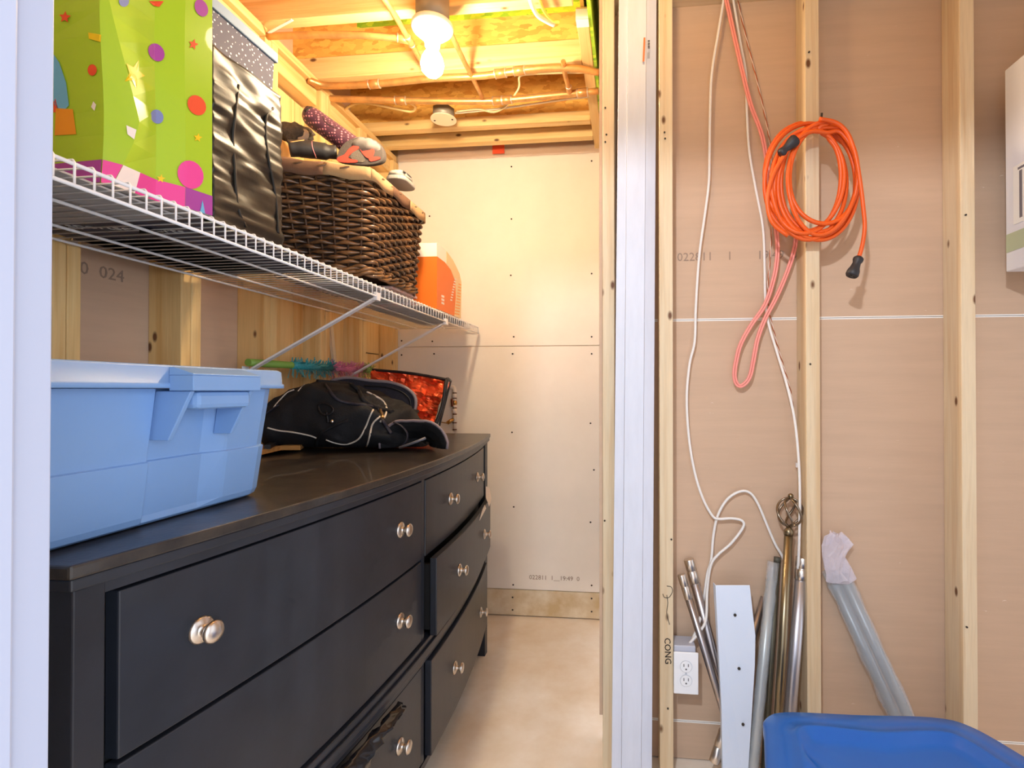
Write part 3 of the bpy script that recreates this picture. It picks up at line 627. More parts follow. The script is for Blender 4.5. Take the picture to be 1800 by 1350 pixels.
# liner cloth folded over the rim, in patches
lt = mat('liner_tan', 'b08e66', .9, bump=.15, bscale=120); lb = mat('liner_brown', '6d4e3a', .9, bump=.15, bscale=120)
r1 = bring(1.0, 96, .011); r2 = bring(1.0, 96, -.010)
seg = [(i*8, i*8+8) for i in range(12)]
for si, (a, b_) in enumerate(seg):
    for part in range(1):
        G = []
        for q in range(6):
            row = []
            for k in range(a, b_+1):
                kk = k % 96; p1 = r1[kk]; p2 = r2[kk]; wv = .004*math.sin(kk*.8)
                row.append([p1+Vector((0, 0, -.030+wv)), p1+Vector((0, 0, -.012+wv)), p1+Vector((0, 0, .006)), p1.lerp(p2, .5)+Vector((0, 0, .013+wv*.6)), p2+Vector((0, 0, .006)), p2+Vector((0, 0, -.03))][q])
            G.append(row)
        emit('liner_patch', MB().grid(G), lb if si % 3 == 1 else lt, bs, solid=.0015)
# ------------------------------------------------------------------ things in the basket
def ell(c, r, n=16, M=None, amp=0, seed=0):
    m = MB(); rg = []
    for i in range(n+1):
        a = math.pi*i/n; row = []
        for j in range(n*2):
            b_ = math.pi*j/n; v = Vector((math.sin(a)*math.cos(b_), math.sin(a)*math.sin(b_), -math.cos(a)))
            k = 1+amp*noise.noise(v*2.5+Vector((seed, 0, 0))); v = Vector((v.x*r[0], v.y*r[1], v.z*r[2]))*k
            row.append(Vector(c)+(M@v if M else v))
        rg.append(row)
    return m.loft(rg)
sg = thing('shin_guard', (-.93, 1.58, 1.70), 'purple and pink dotted shin guard leaning up out of the basket', 'shin guard', )
a = pY(628, 262, 1.66); b = pY(538, 196, 1.60)
sgm = bpy.data.materials.new('guard_dots'); sgm.use_nodes = True; nt = sgm.node_tree; N = nt.nodes; L = nt.links; bb = N['Principled BSDF']; bb.inputs['Roughness'].default_value = .35
tc = N.new('ShaderNodeTexCoord'); mp = N.new('ShaderNodeMapping'); mp.inputs['Scale'].default_value = (110, 110, 110); L.new(tc.outputs['Object'], mp.inputs[0])
v = N.new('ShaderNodeTexVoronoi'); v.inputs['Randomness'].default_value = .15; v.inputs['Scale'].default_value = 1; L.new(mp.outputs[0], v.inputs['Vector'])
mt_ = N.new('ShaderNodeMath'); mt_.operation = 'LESS_THAN'; mt_.inputs[1].default_value = .32; L.new(v.outputs['Distance'], mt_.inputs[0])
mx = N.new('ShaderNodeMixRGB'); mx.inputs[1].default_value = lin('46283a'); mx.inputs[2].default_value = lin('c98690'); L.new(mt_.outputs[0], mx.inputs[0]); L.new(mx.outputs[0], bb.inputs['Base Color'])
d = (b-a); Lg = d.length; d.normalize(); side = d.cross(Vector((.4, -1, .1))).normalized(); fr = side.cross(d).normalized()
if fr.y > 0: fr = -fr
m = MB(); G = []
for i in range(19):
    t = i/18; c = a+d*Lg*t; hw = .034*(1-.12*t)*(1-max(0, t-.86)**2*18); row = []
    for j in range(15):
        q = (j/14-.5)*math.pi*1.05; row.append(c+side*math.sin(q)*hw+fr*(math.cos(q)*.030-.01))
    G.append(row)
m.grid(G); emit('shell', m, sgm, sg, solid=.005)
SG = bvh(m)
def on(B, pts, r, m_, name, parent, off=.002, flat=1):
    pp_ = [(v.x, v.y) for v in smoothpath([Vector((x, y, 0)) for x, y in pts], 4)]; P = [hit(B, x, y, off) for x, y in pp_]; P = [p for p in P if p]
    if len(P) > 1: return emit(name, MB().tube(P, r, 6, flat=flat), m_, parent)
on(SG, [(568, 190), (578, 196), (590, 208), (598, 220)], .0035, mat('guard_white', 'efdfdc', .4), 'white_stripe', sg)
on(SG, [(566, 198), (570, 212), (582, 222), (594, 226)], .0020, MATS['seam_dark'], 'dark_line', sg)
on(SG, [(536, 196), (545, 190), (556, 188)], .004, MATS['seam_dark'], 'edge_band', sg)
s2 = thing('shin_guard', pY(545, 262, 1.60)-Vector((0, 0, .02)), 'black padded shin guard with a pink line lying at the left of the basket', 'shin guard')
a = pY(508, 261, 1.56); b = pY(592, 268, 1.63)
m = MB().tube([a, a.lerp(b, .3)+Vector((0, 0, .003)), a.lerp(b, .7), b], [.026, .028, .027, .022], 14, spline=5); emit('pad', m, mat('pad_black', '2b2a2c', .5, bump=.1), s2)
B2 = bvh(m); on(B2, [(548, 245), (549, 258), (553, 270), (557, 280)], .0012, mat('line_pink', 'd98a92', .5), 'pink_line', s2, .001)
on(B2, [(510, 250), (530, 247), (548, 244), (566, 244)], .0016, mat('line_tan', 'c9a268', .5), 'tan_edge', s2, .001)
fz = mat('fleece_grey', '6b655e', 1, bump=1, bscale=260, var=.3, vscale=90)
tag(emit('fleece_sock', ell(pY(520, 236, 1.68), (.055, .05, .032), 14, amp=.35, seed=3), fz), 'grey fleecy sock bunched behind the black shin guard', 'sock')
tag(emit('fleece_sock', MB().tube([pY(x, y, 1.66) for x, y in ((520, 240), (528, 231), (538, 233), (536, 243), (526, 246))], .009, 8, spline=4), mat('fleece_pale', 'b9b2aa', 1, bump=1, bscale=260)), 'pale rolled fleecy sock end beside the purple shin guard', 'sock')
shoe = thing('running_shoe', pY(632, 285, 1.56), 'running shoe lying with its grey and coral sole facing out', 'shoe')
yS = 1.56
ol = [(592, 283), (593, 270), (600, 256), (612, 246), (628, 241), (645, 241), (660, 247), (670, 258), (674, 270), (672, 282), (660, 288), (640, 290), (615, 288)]
P = smoothpath([pY(x, y, yS+(x-592)*.0006) for x, y in ol], 4, True)
emit('sole', MB().prism(P, (.004, .016, 0)), mat('sole_grey', '463f3b', .7, bump=.3, bscale=220), shoe, bevel=.003)
emit('upper', ell(pY(640, 262, yS+.055), (.058, .04, .034), 14, amp=.2), mat('upper_grey', '77706c', .8, bump=.2), shoe)
coral = mat('sole_coral', 'cf3f30', .55)
def flatp(px, y0, nm, mm, par, th=.0025):
    P = smoothpath([pY(x, y, y0+(x-592)*.0006) for x, y in px], 3, True); emit(nm, MB().prism(P, (0, -th, 0)), mm, par)
flatp([(594, 283), (595, 277), (606, 272), (614, 262), (626, 254), (634, 255), (630, 262), (618, 270), (612, 278), (628, 282), (626, 286), (605, 286)], yS-.0006, 'coral_tread', coral, shoe)
flatp([(634, 262), (637, 254), (647, 252), (656, 257), (658, 268), (654, 277), (646, 278), (638, 270)], yS-.0006, 'coral_tread', coral, shoe)
flatp([(650, 277), (666, 276), (668, 280), (652, 284)], yS-.0006, 'coral_tread', coral, shoe)
flatp([(616, 276), (622, 266), (630, 264), (640, 276), (640, 285), (626, 284)], yS-.0006, 'tread_patch', mat('tread_dark', '5f574f', .8, bump=.5, bscale=300), shoe, .0015)
s3 = thing('running_shoe', pX(700, 312, -.80), 'pale grey running shoe at the far end of the basket', 'shoe')
c = pX(704, 314, -.775); emit('upper', ell(c, (.036, .055, .020), 14, amp=.15, seed=5), mat('upper_pale', '8d8882', .7, bump=.2), s3)
emit('sole', MB().prism([p+Vector((0, 0, 0)) for p in rrect(c.x-.034, c.x+.036, c.y-.056, c.y+.060, .03, c.z-.022)], (0, 0, .014)), mat('sole_white', '9d9994', .6), s3, bevel=.003)
on(bvh(ell(c, (.036, .055, .020), 14, amp=.15, seed=5)), [(696, 296), (706, 299), (716, 306), (724, 314)], .003, mat('lace_dark', '4e4a48', .7), 'dark_trim', s3)
# ------------------------------------------------------------------ orange shoe box
so = mat('shoebox_orange', 'ee7a28', .5); sw = mat('shoebox_white', 'f3ece2', .55); sc = mat('shoebox_cream', 'efd3a4', .55)
ob = thing('shoe_box', (-.86, 2.11, SZ+.0165), 'bright orange shoe box with a white band along its curved top', 'box')
XB = -.752; zb = SZ+.0045
prof_all = [(1.965, zb), (2.255, zb), (2.262, 1.60), (2.235, 1.635), (2.19, 1.662), (2.12, 1.684), (2.05, 1.694), (1.965, 1.694)]
or_ = [(1.965, zb), (2.165, zb), (2.185, 1.52), (2.178, 1.585), (2.12, 1.622), (2.05, 1.638), (1.965, 1.640)]
emit('box_body', MB().prism([Vector((-1.0, y, z)) for y, z in prof_all], (XB+1.0-.001, 0, 0)), sw, ob, bevel=.002)
emit('orange_face', MB().prism([Vector((XB-.0008, y, z)) for y, z in or_], (.0012, 0, 0)), so, ob)
emit('orange_face', MB().box((-1.0, 1.9635, zb), (XB+.0004, 1.9648, 1.640)), so, ob)
emit('cream_face', MB().prism([Vector((XB-.0006, y, z)) for y, z in ((2.167, zb), (2.254, zb), (2.260, 1.60), (2.233, 1.633), (2.15, 1.67), (2.07, 1.688), (2.07, 1.637), (2.12, 1.624), (2.18, 1.587), (2.187, 1.52))], (.001, 0, 0)), sc, ob)
PBx = bvh(MB().box((XB, 1.9, 1.3), (XB+.0006, 2.4, 1.8)))
for k in range(9):
    y = 489+k*4.6; x = 800-k*.9
    decal('printed_stripe', [(x-1.2, y), (x+2.2, y+1), (x+2.2, y+3.2), (x-1.2, y+2.4)], 'white', ob, PBx, .0002)
for k in range(11):
    y = 498+k*5.2; x = 808-k*.35
    decal('printed_stripe', [(x-2-k*.35, y), (x+3, y+2), (x+3, y+4), (x-2-k*.35, y+2.2)], 'orange', ob, PBx, .0002)
for dx, dy in ((0, 0), (0, 6), (0, 12)): decal('printed_mark', [(776+dx, 518+dy), (781+dx, 520+dy), (781+dx, 524+dy), (776+dx, 522+dy)], 'white', ob, PBx, .0002)
tag(emit('paper_roll', MB().lathe([(.016, 0), (.016, .2), (.013, .2)], (-.80, 1.835, SZ+.0175), (-.25, .0, 0), 16), mat('roll_white', 'd9d7ee', .5)), 'white rolled paper end between the basket and the orange shoe box', 'paper roll')
# ------------------------------------------------------------------ duffel bag on the dresser
cloth = mat('duffel_black', '131317', .8, bump=.25, bscale=240)
cloth2 = mat('duffel_lining', '262430', .6, bump=.2, bscale=160)
pipem = mat('piping_cream', 'cfc4b6', .6)
du = thing('duffel_bag', (-.90, 1.60, .932), 'black duffel bag with cream piping slumped on the dresser', 'bag')
body = MB(); rg = []; NS, NK = 30, 30
Lp = Vector((-1.135, 1.585, 0)); Rp = Vector((-.665, 1.63, 0))
hp = [(0, .13), (.08, .165), (.2, .195), (.33, .214), (.5, .196), (.68, .165), (.85, .125), (.95, .09), (1, .05)]
def interp(t, tab):
    for (a, b), (c, d) in zip(tab, tab[1:]):
        if t <= c: f = (t-a)/(c-a); f = f*f*(3-2*f); return b+(d-b)*f
    return tab[-1][1]
dp = [(0, .09), (.08, .14), (.3, .145), (.6, .165), (.85, .13), (1, .05)]
for i in range(NS+1):
    t = i/NS; c = Lp.lerp(Rp, t); H = interp(t, hp); D = interp(t, dp); row = []
    for k in range(NK):
        a = 2*math.pi*k/NK; ca, sa = math.cos(a), math.sin(a)
        yy = D*math.copysign(abs(ca)**.8, ca); zz = H*.5*math.copysign(abs(sa)**.75, sa)+H*.5
        p = Vector((c.x, c.y+yy, zz)); n = noise.noise(Vector((t*5.5, yy*22, zz*20)))*.026+noise.noise(Vector((t*14, yy*45, zz*40)))*.008
        f = min(1, zz/.03); p.x += n*f; p.y += n*1.0*f*(-1 if yy < 0 else 1); p.z += .934+n*.5*f
        p.z = max(p.z, .934); row.append(p)
    rg.append(row)
body.loft(rg); emit('bag_body', body, cloth, du)
DB = bvh(body)
def line(pts, r=.0026, m_=pipem, nm='piping', off=.0015, flat=1): return on(DB, pts, r, m_, nm, du, off, flat)
line([(470, 752), (490, 757), (515, 760), (545, 766), (560, 772)])
line([(573, 773), (590, 779), (610, 781), (630, 772), (642, 752), (650, 732), (656, 720)])
line([(668, 732), (655, 745), (650, 765), (644, 785), (632, 798)], .0028)
line([(645, 689), (660, 696), (674, 706), (680, 720), (676, 733), (668, 742)], .0032)
line([(481, 716), (492, 703), (505, 690), (517, 685)], .002)
line([(524, 688), (530, 681), (538, 675)], .002)
# zip flap edges and folds
line([(572, 676), (590, 700), (610, 708), (640, 712), (668, 716)], .005, cloth2, 'zip_band', .003)
line([(540, 674), (575, 668), (610, 674), (628, 684), (640, 704), (662, 716), (690, 724)], .007, cloth, 'fold_edge', .004)
line([(560, 795), (556, 780), (562, 765), (575, 755), (592, 747), (612, 738)], .004, cloth, 'fold_edge', .003)
# carrying strap with metal hook, D-ring
P = [pX(x, y, -.79) for x, y in ((668, 716), (672, 728), (676, 742), (684, 752), (690, 764))]
P = [hit(DB, x, y, .008) or pY(x, y, 1.47) for x, y in ((664, 712), (668, 724), (673, 738), (680, 750), (688, 762))]
emit('strap', MB().tube(P, .006, 6, spline=4, flat=.4), cloth2, du)
P = [hit(DB, x, y, .010) or pY(x, y, 1.46) for x, y in ((668, 720), (673, 736))]
emit('strap_hook', MB().tube(P, .0055, 8, spline=4), mat('brass_hook', 'c9a878', .3, 1), du)
P = [hit(DB, x, y, .008) or pY(x, y, 1.48) for x, y in ((560, 715), (566, 709), (580, 712), (586, 721), (579, 729), (566, 727))]
emit('d_ring', MB().tube(smoothpath(P, 3, True), .0030, 6, closed=True), black_plastic, du)
line([(574, 724), (576, 735), (577, 743)], .003, black_plastic, 'zip_pull', .005)
P = [hit(DB, x, y, .008) or pY(x, y, 1.48) for x, y in ((584, 741), (584.5, 743))]
emit('zip_pull', ell(P[0], (.005, .005, .006), 8), nickel, du)
line([(468, 727), (478, 720), (490, 712)], .006, cloth2, 'side_webbing', .003, .4)
# big open top flap standing behind
ol = [(575, 690), (578, 673), (590, 667), (615, 664), (650, 669), (685, 672), (712, 681), (728, 695), (731, 712), (727, 728), (715, 745), (660, 745), (600, 730)]
P = smoothpath([pY(x, y, 1.745+.0002*(x-600)) for x, y in ol], 4, True)
emit('open_flap', MB().prism(P, (0, .010, 0)), cloth2, du)
emit('flap_rim', MB().tube(smoothpath([pY(x, y, 1.74+.0002*(x-600)) for x, y in ol[1:10]], 5), .006, 8), mat('rim_mauve', '857a80', .35), du)
emit('flap_zip', MB().tube(smoothpath([pY(x, y, 1.735+.0002*(x-600)) for x, y in ((640, 678), (675, 680), (702, 687), (718, 699), (722, 713), (720, 727))], 5), .003, 6), black_plastic, du)
# side pocket splayed out to the right
m = MB(); G = []
C0 = Vector((-.665, 1.565, .940))
for i in range(17):
    a = math.pi*i/16; row = []
    for j in range(13):
        s = j/12; rr = .075+.004*math.sin(a*5); q = noise.noise(Vector((i*.5, j*.5, 4)))*.008
        row.append(C0+Vector((-math.cos(a)*(.03+rr*s)+.012*s, -.05+.09*(1-s)**1.6+q, math.sin(a)*(.02+(.075+.01*math.sin(a*3))*s)+q*.5*math.sin(a))))
    G.append(row)
m.grid(G); emit('open_pocket', m, cloth, du, solid=.005)
emit('pocket_rim', MB().tube([r[-1] for r in G], .0045, 7), mat('rim_mauve', '857a80', .35), du)
emit('pocket_strap', MB().tube([pY(x, y, 1.505) for x, y in ((692, 742), (706, 749), (716, 762), (714, 776), (704, 785))], .006, 6, spline=4, flat=.35), cloth2, du)
emit('pocket_rod', MB().tube([pY(x, y, 1.50) for x, y in ((702, 787), (725, 779), (748, 770))], .004, 7), mat('grey_rod', '6f6d74', .4), du)
# ------------------------------------------------------------------ cooler bag with orange foil lining
fo = mat('foil_orange', 'f0623a', .28, .55, bump=.9, bscale=26); fs = mat('foil_silver', '8f8a84', .2, .9, bump=.8, bscale=30)
cb = thing('cooler_bag', (-.86, 2.02, .932), 'open cooler bag with crinkled orange foil lining behind the duffel bag', 'bag')
q = [pY(655, 650, 2.02), pY(790, 668, 1.98), Vector((-.745, 1.93, .940)), Vector((-1.05, 1.97, .940))]
def quadgrid(q, n, amp, seed):
    G = []
    for i in range(n+1):
        row = []
        for j in range(n+1):
            s, t = j/n, i/n; p = q[0].lerp(q[1], s).lerp(q[3].lerp(q[2], s), t); e = min(s, 1-s, t, 1-t); p = p.copy()
            p.y += amp*noise.noise(Vector((s*6, t*5, seed)))+amp*.6*noise.noise(Vector((s*15, t*13, seed))); row.append(p)
        G.append(row)
    return G
emit('foil_lining', MB().grid(quadgrid(q, 26, .028, 2), smooth=False), fo, cb)
qs = [p+Vector((0, .022, 0)) for p in q]
emit('outer_shell', MB().prism(qs, (0, .012, 0)), mat('shell_black', '242226', .5), cb, bevel=.004)
emit('binding', MB().tube([q[0], q[0].lerp(q[1], .5)+Vector((0, 0, .006)), q[1]], .006, 7, spline=5), MATS['shell_black'], cb)
q2 = [q[1], pY(794, 670, 1.84), Vector((-.70, 1.85, .940)), q[2]]
emit('side_gusset', MB().grid(quadgrid([q[1], Vector((-.690, 1.90, 1.150)), Vector((-.735, 1.86, .945)), q[2]], 14, .016, 8), smooth=False), fs, cb, solid=.002)
emit('binding', MB().tube([q[1], Vector((-.690, 1.90, 1.150)), Vector((-.700, 1.88, 1.05)), Vector((-.735, 1.86, .945))], .007, 7, spline=5), MATS['shell_black'], cb)
# ------------------------------------------------------------------ boards under the duffel
a, b = pZ(452, 801, .936), pZ(545, 779, .936)
tag(emit('wooden_board', MB().prism([a, b, Vector((-.99, 1.475, .936)), Vector((-1.125, 1.46, .936))], (0, 0, .014)), wood('x', 'c98f4e', 'raw_board', '8d5a2c'), bevel=.001), 'thin board with a raw orange-brown edge between the tote and the duffel', 'board')
tag(emit('black_rail', MB().bar(pZ(455, 790, .955)+Vector((-.02, .06, 0)), pZ(530, 765, .955)+Vector((-.06, .03, 0)), .016, .012), black_plastic), 'short black rail lying on the raw board beside the tote', 'rail')
# ------------------------------------------------------------------ feathered stick
st_ = thing('feathered_stick', (-1.14, 1.8, 1.2), 'green stick wound with teal and pink fringe resting behind the shelf brackets', 'party stick')
sx = -1.142; sa, sb = pX(436, 637, sx), pX(652, 651, sx)
P = lambda t: sa.lerp(sb, t)
emit('stick', MB().tube([P(0), P(1)], .0115, 12), mat('stick_green', '7da548', .5), st_)
for c, t0, t1, n in (('3a9aa2', .27, .60, 260), ('cf7a9c', .58, .92, 280), ('7aa552', .88, 1.0, 90)):
    fm_ = mat('fringe_'+c, c, .45, bump=.3)
    emit('wrap', MB().tube([P(t0), P(t1)], .0135, 10), fm_, st_)
    m = MB(); random.seed(int(t0*100))
    for k in range(n):
        t = t0+(t1-t0)*random.random(); a = random.uniform(0, 2*math.pi); L_ = random.uniform(.012, .034)*(1.25 if math.sin(a) < 0 else .8)
        p = P(t); dr = Vector((math.cos(a), random.uniform(-.7, .7), math.sin(a))).normalized()
        if dr.x < 0: dr.x *= -.4
        s_ = Vector((0, 1, 0)).cross(dr).normalized()*.0005+Vector((0, random.uniform(.0008, .0030), 0)); m.add([p+dr*.010-s_, p+dr*.010+s_, p+dr*(.010+L_)+s_*.4+Vector((0, .004, 0)), p+dr*(.010+L_)-s_*.3], [(0, 1, 2, 3)])
    tag(emit('fringe', m, fm_, st_, fix=False), kind='stuff')
# two slim strips leaning in the bay
for i_, (ya, yb) in enumerate(((1.99, 2.045), (2.05, 2.105))):
    tag(emit('wood_strip', MB().bar((-1.235, ya-.02, 1.405), (-1.19, yb, .62), .020, .012, (1, 0, 0)), WZ), ('pale thin wood strip leaning between the studs, nearer the camera', 'pale thin wood strip leaning between the studs, nearer the back wall')[i_], 'wood strip')
# ------------------------------------------------------------------ valves on the back wall
va = thing('water_valve', (-.87, 2.50, .94), 'small white pipe riser with copper rings and a brass valve on the back wall', 'valve')
whitep = mat('pvc_white', 'f0e6dc', .4)
def pv(x, y, o=.018): return pY(x, y, YB-o)
emit('riser', MB().tube([pv(799, 684), pv(799.5, 757)], .0085, 12), whitep, va)
emit('elbow', MB().tube([pv(791, 681), pv(796, 681), pv(799, 684), pv(799, 690)], .0105, 10, spline=3), whitep, va)
for y in (691, 700, 717, 728, 743, 755):
    emit('copper_ring', MB().lathe([(.0105, -.0025), (.0105, .0025)], pv(799.3, y), (0, 0, 1), 12), mat('crimp_ring', '6b4630', .35, .9), va)
for y in (695.5, 722.5): emit('sleeve', MB().lathe([(.0115, -.011), (.0115, .011)], pv(799, y), (0, 0, 1), 12), whitep, va)
brass = mat('brass', 'c99a58', .3, 1)
emit('valve_body', ell(pv(799, 708), (.013, .012, .016), 10), brass, va)
emit('valve_handle', MB().bar(pv(794, 701, .034), pv(795, 715, .034), .012, .005, (0, -1, 0)), mat('copper_handle', '8a4f38', .35, .8), va, bevel=.002)
emit('branch_valve', MB().tube([pv(798, 737), pv(793, 739, .03), pv(786, 744, .04)], .009, 10), brass, va)
emit('branch_handle', MB().bar(pv(776, 742, .05), pv(787, 744, .05), .008, .004), brass, va, bevel=.001)
# ------------------------------------------------------------------ white primed trim board leaning beside the closet
wp = mat('primed_white', 'd3d8e6', .5, var=.06, vscale=14, stretch=(3, 3, .6))
wt = thing('trim_board', (.0, 1.43, 0), 'tall white primed trim board leaning against the studs beside the closet', 'trim board')
def zc(px, py, y): return pY(px, py, y)
Ab, At = Vector((-.052, 1.405, .0)), Vector((-.0315, 1.497, 2.285))
xr = Vector((1, 0, 0))
def strip(o0, o1, back, th, nm):
    v = [Ab+xr*o0, Ab+xr*o1, At+xr*o1, At+xr*o0]; v = [p+Vector((0, back, 0)) for p in v]
    return emit(nm, MB().prism(v, (0, th, 0)), wp, wt, bevel=.001)
strip(0, .026, .004, .008, 'left_flange'); strip(.0265, .079, 0, .012, 'face')
v = [Ab+xr*.0795, Ab+xr*.108+Vector((0, .016, 0)), At+xr*.108+Vector((0, .016, 0)), At+xr*.0795]
emit('right_flange', MB().prism(v, (0, .006, 0)), wp, wt, bevel=.001)
orl = mat('label_orange', 'ec6a2c', .5)
def ytrim(z): return 1.405+(z/2.285)*.092
for (x, y0, y1, dx) in ((1133, 66, 108, -2), (1120, 1012, 1048, -5)):
    a = pY(x, y0, ytrim(1.9 if y0 < 500 else .65)-.0012); b = pY(x+dx, y1, ytrim(1.9 if y0 < 500 else .65)-.0012)
    emit('orange_sticker', MB().bar(a, b, .005, .0006, (0, -1, 0)), orl, wt)
    c = a+Vector((.012, .003, -.008)); m = MB()
    for k in range(9): m.box((c.x-.003, c.y-.002, c.z-k*.0028), (c.x+.003, c.y-.0015, c.z-k*.0028-(.0012 if k % 3 else .002)))
    for k in range(5): m.box((c.x-.004+k*.0015, c.y-.002, c.z-.052), (c.x-.0035+k*.0015, c.y-.0015, c.z-.034-.002*(k % 2)))
    emit('printed_code', m, inkb, wt)
# ------------------------------------------------------------------ wall cables
white_c = mat('cable_white', 'ece9e6', .5)
def wallcable(pts, y, r=.0042, m_=white_c, flat=.5, ys=None):
    return [pY(x, yy, (ys[i] if ys else y)) for i, (x, yy) in enumerate(pts)]
c1 = wallcable([(1276, -30), (1272, 0), (1262, 60), (1251, 130), (1248, 200), (1247, 270), (1246, 320), (1240, 370), (1229, 450), (1223, 540), (1221, 600), (1212, 640), (1207, 700), (1211, 770), (1221, 830), (1235, 875), (1251, 905), (1262, 912), (1285, 911), (1304, 915), (1306, 927), (1285, 955), (1262, 975), (1249, 995), (1243, 1040), (1237, 1080), (1222, 1105), (1205, 1125), (1198, 1146)], 1.585)
for i in range(len(c1)-4, len(c1)): c1[i].y = 1.545
cable(c1, .0042, white_c, 'white cable hanging from the ceiling down to the wall outlet', spl=6)
c2 = wallcable([(1212, 1146), (1214, 1115), (1224, 1090), (1236, 1060), (1243, 1010), (1250, 985), (1254, 940), (1262, 905), (1278, 878), (1300, 864), (1318, 866), (1332, 885), (1347, 920), (1362, 955), (1376, 980), (1384, 1010)], 1.592)
for i in range(3): c2[i].y = 1.552
cable(c2, .0042, white_c, 'white cable arching from the wall outlet over to the curtain rods', spl=6)
cable(wallcable([(1284, -30), (1292, 20), (1302, 80), (1311, 130), (1313, 200), (1317, 265), (1328, 330), (1341, 400), (1344, 470), (1345, 520), (1350, 565), (1366, 620), (1384, 680), (1397, 740), (1404, 810), (1406, 880), (1404, 975), (1402, 1000)], 1.598, ys=[1.598]*10+[1.59, 1.57, 1.548, 1.54, 1.54, 1.54, 1.54, 1.55]), .0040, white_c, 'long white cable hanging from the ceiling to the nickel curtain rod', spl=6)
pinkm = mat('cord_pink', 'f49a90', .4)
pk_ = [(1270, -30), (1278, 5), (1290, 60), (1306, 130), (1320, 185), (1340, 240), (1350, 300), (1360, 370), (1366, 420), (1366, 455), (1360, 490), (1345, 535), (1320, 572), (1302, 605), (1294, 635), (1291, 660), (1296, 676), (1306, 677), (1318, 662), (1325, 630), (1332, 595), (1345, 560), (1366, 520), (1385, 475), (1397, 435), (1400, 400), (1398, 360)]
pcd = thing('pink_cord', pY(1300, 680, 1.585), 'pink twin flex hanging in a long loop behind the orange cord', 'cord')
base = wallcable(pk_, 1.578)
for s in (-1, 1):
    P = []
    for i, p in enumerate(base):
        t = (base[min(i+1, len(base)-1)]-base[max(i-1, 0)]).normalized(); P.append(p+t.cross(Vector((0, 1, 0))).normalized()*.0034*s)
    emit('strand', MB().tube(P, .0034, 6, spline=6), pinkm, pcd)
cw = []
cp_ = smoothpath(wallcable([(1290, -30), (1310, 60), (1330, 140), (1348, 220), (1356, 280), (1358, 345), (1355, 430), (1350, 500), (1351, 540), (1362, 590), (1376, 640), (1390, 690), (1397, 740)], 1.602), 14)
spk = thing('speaker_wire', pY(1350, 700, 1.602), 'thin twisted copper and clear speaker wire beside the pink flex', 'wire')
for s, m_ in ((0, mat('wire_copper', 'b0623a', .35, .6)), (1, mat('wire_clear', 'e9d3c4', .3))):
    emit('strand', MB().tube([p+Vector((math.cos(i*.9+s*math.pi)*.0013, math.sin(i*.9+s*math.pi)*.0013, 0)) for i, p in enumerate(cp_)], .0014, 5), m_, spk)
tag(emit('hook', MB().tube([(.512, 1.5245, 1.842), (.512, 1.462, 1.842), (.512, 1.455, 1.862)], .003, 6), screwm), 'dark nail in the stud that carries the orange extension cord', 'nail')
tag(emit('cable_clamp', MB().box((pY(1405, 818, 1.59).x-.008, 1.590, pY(1405, 822, 1.59).z), (pY(1405, 818, 1.59).x+.010, 1.6, pY(1405, 814, 1.59).z)), wire_white), 'tiny white clamp on the hanging white cable beside the middle stud', 'cable clamp')
# ------------------------------------------------------------------ orange extension cord coil
orm = mat('cord_orange', 'e25c1c', .4, bump=.03)
ec = thing('extension_cord', pY(1430, 428, 1.47), 'coiled orange extension cord hanging from a nail on the middle stud', 'cord')
random.seed(5)
loops = [(1424, 318, 80, 104, -4, 1.486), (1440, 312, 68, 102, 10, 1.474), (1422, 324, 66, 96, -12, 1.480), (1446, 314, 62, 98, 4, 1.466), (1414, 312, 70, 92, -8, 1.460), (1438, 326, 72, 98, 8, 1.492), (1448, 308, 60, 88, 0, 1.456), (1420, 320, 60, 98, 14, 1.470)]
path = []
for li, (cx, cy, rx, ry, rot, y) in enumerate(loops):
    for k in range(20):
        a = math.radians(-70+k*18); ca, sa = math.cos(a), math.sin(a); r_ = math.radians(rot+8)
        x = rx*ca*(1+.05*sa*math.cos(li)); z = ry*sa*(1+.03*math.cos(a*2+li))
        px = cx+x*math.cos(r_)-z*math.sin(r_)*.5; py = cy+z*math.cos(r_)+x*math.sin(r_)*.8
        nxt = loops[(li+1) % len(loops)][5] if li < len(loops)-1 else y
        yy = y+(nxt-y)*k/20+.004*math.sin(a*3+li); path.append(pY(px, py, yy))
lead = [pY(x, y, 1.452) for x, y in ((1386, 262), (1374, 280), (1362, 300), (1352, 330), (1349, 360), (1358, 392), (1385, 415))]
tail = [pY(x, y, 1.444) for x, y in ((1440, 209), (1470, 216), (1490, 235), (1503, 270), (1512, 320), (1518, 370), (1520, 400), (1516, 430), (1510, 452))]
emit('cord_coil', MB().tube(path, .0060, 8, spline=3), orm, ec)
emit('cord_end', MB().tube(lead, .0056, 8, spline=5), orm, ec)
emit('cord_end', MB().tube(tail, .0056, 8, spline=5), orm, ec)
for (px, py, dx, dz, nm, y) in ((1386, 257, .8, .75, 'plug', 1.450), (1503, 470, -.42, -1, 'socket_end', 1.444)):
    p = pY(px, py, y); ax = Vector((dx, -.1, dz)).normalized()
    pr = [(.009, -.030), (.013, -.026), (.013, -.020), (.010, -.012), (.012, 0), (.0155, .010), (.0165, .022), (.014, .026)]
    emit(nm, MB().lathe([(r, h) for r, h in pr], p, ax, 14), mat('plug_black', '2b2a30', .5), ec)
    u = ax.cross(Vector((0, 1, 0))).normalized(); w_ = ax.cross(u)
    for q in range(3): emit('contact_slot', MB().bar(p+ax*.0255+(u*math.cos(q*2.1)+w_*math.sin(q*2.1))*.007, p+ax*.0275+(u*math.cos(q*2.1)+w_*math.sin(q*2.1))*.007, .002, .005), screwm, ec)
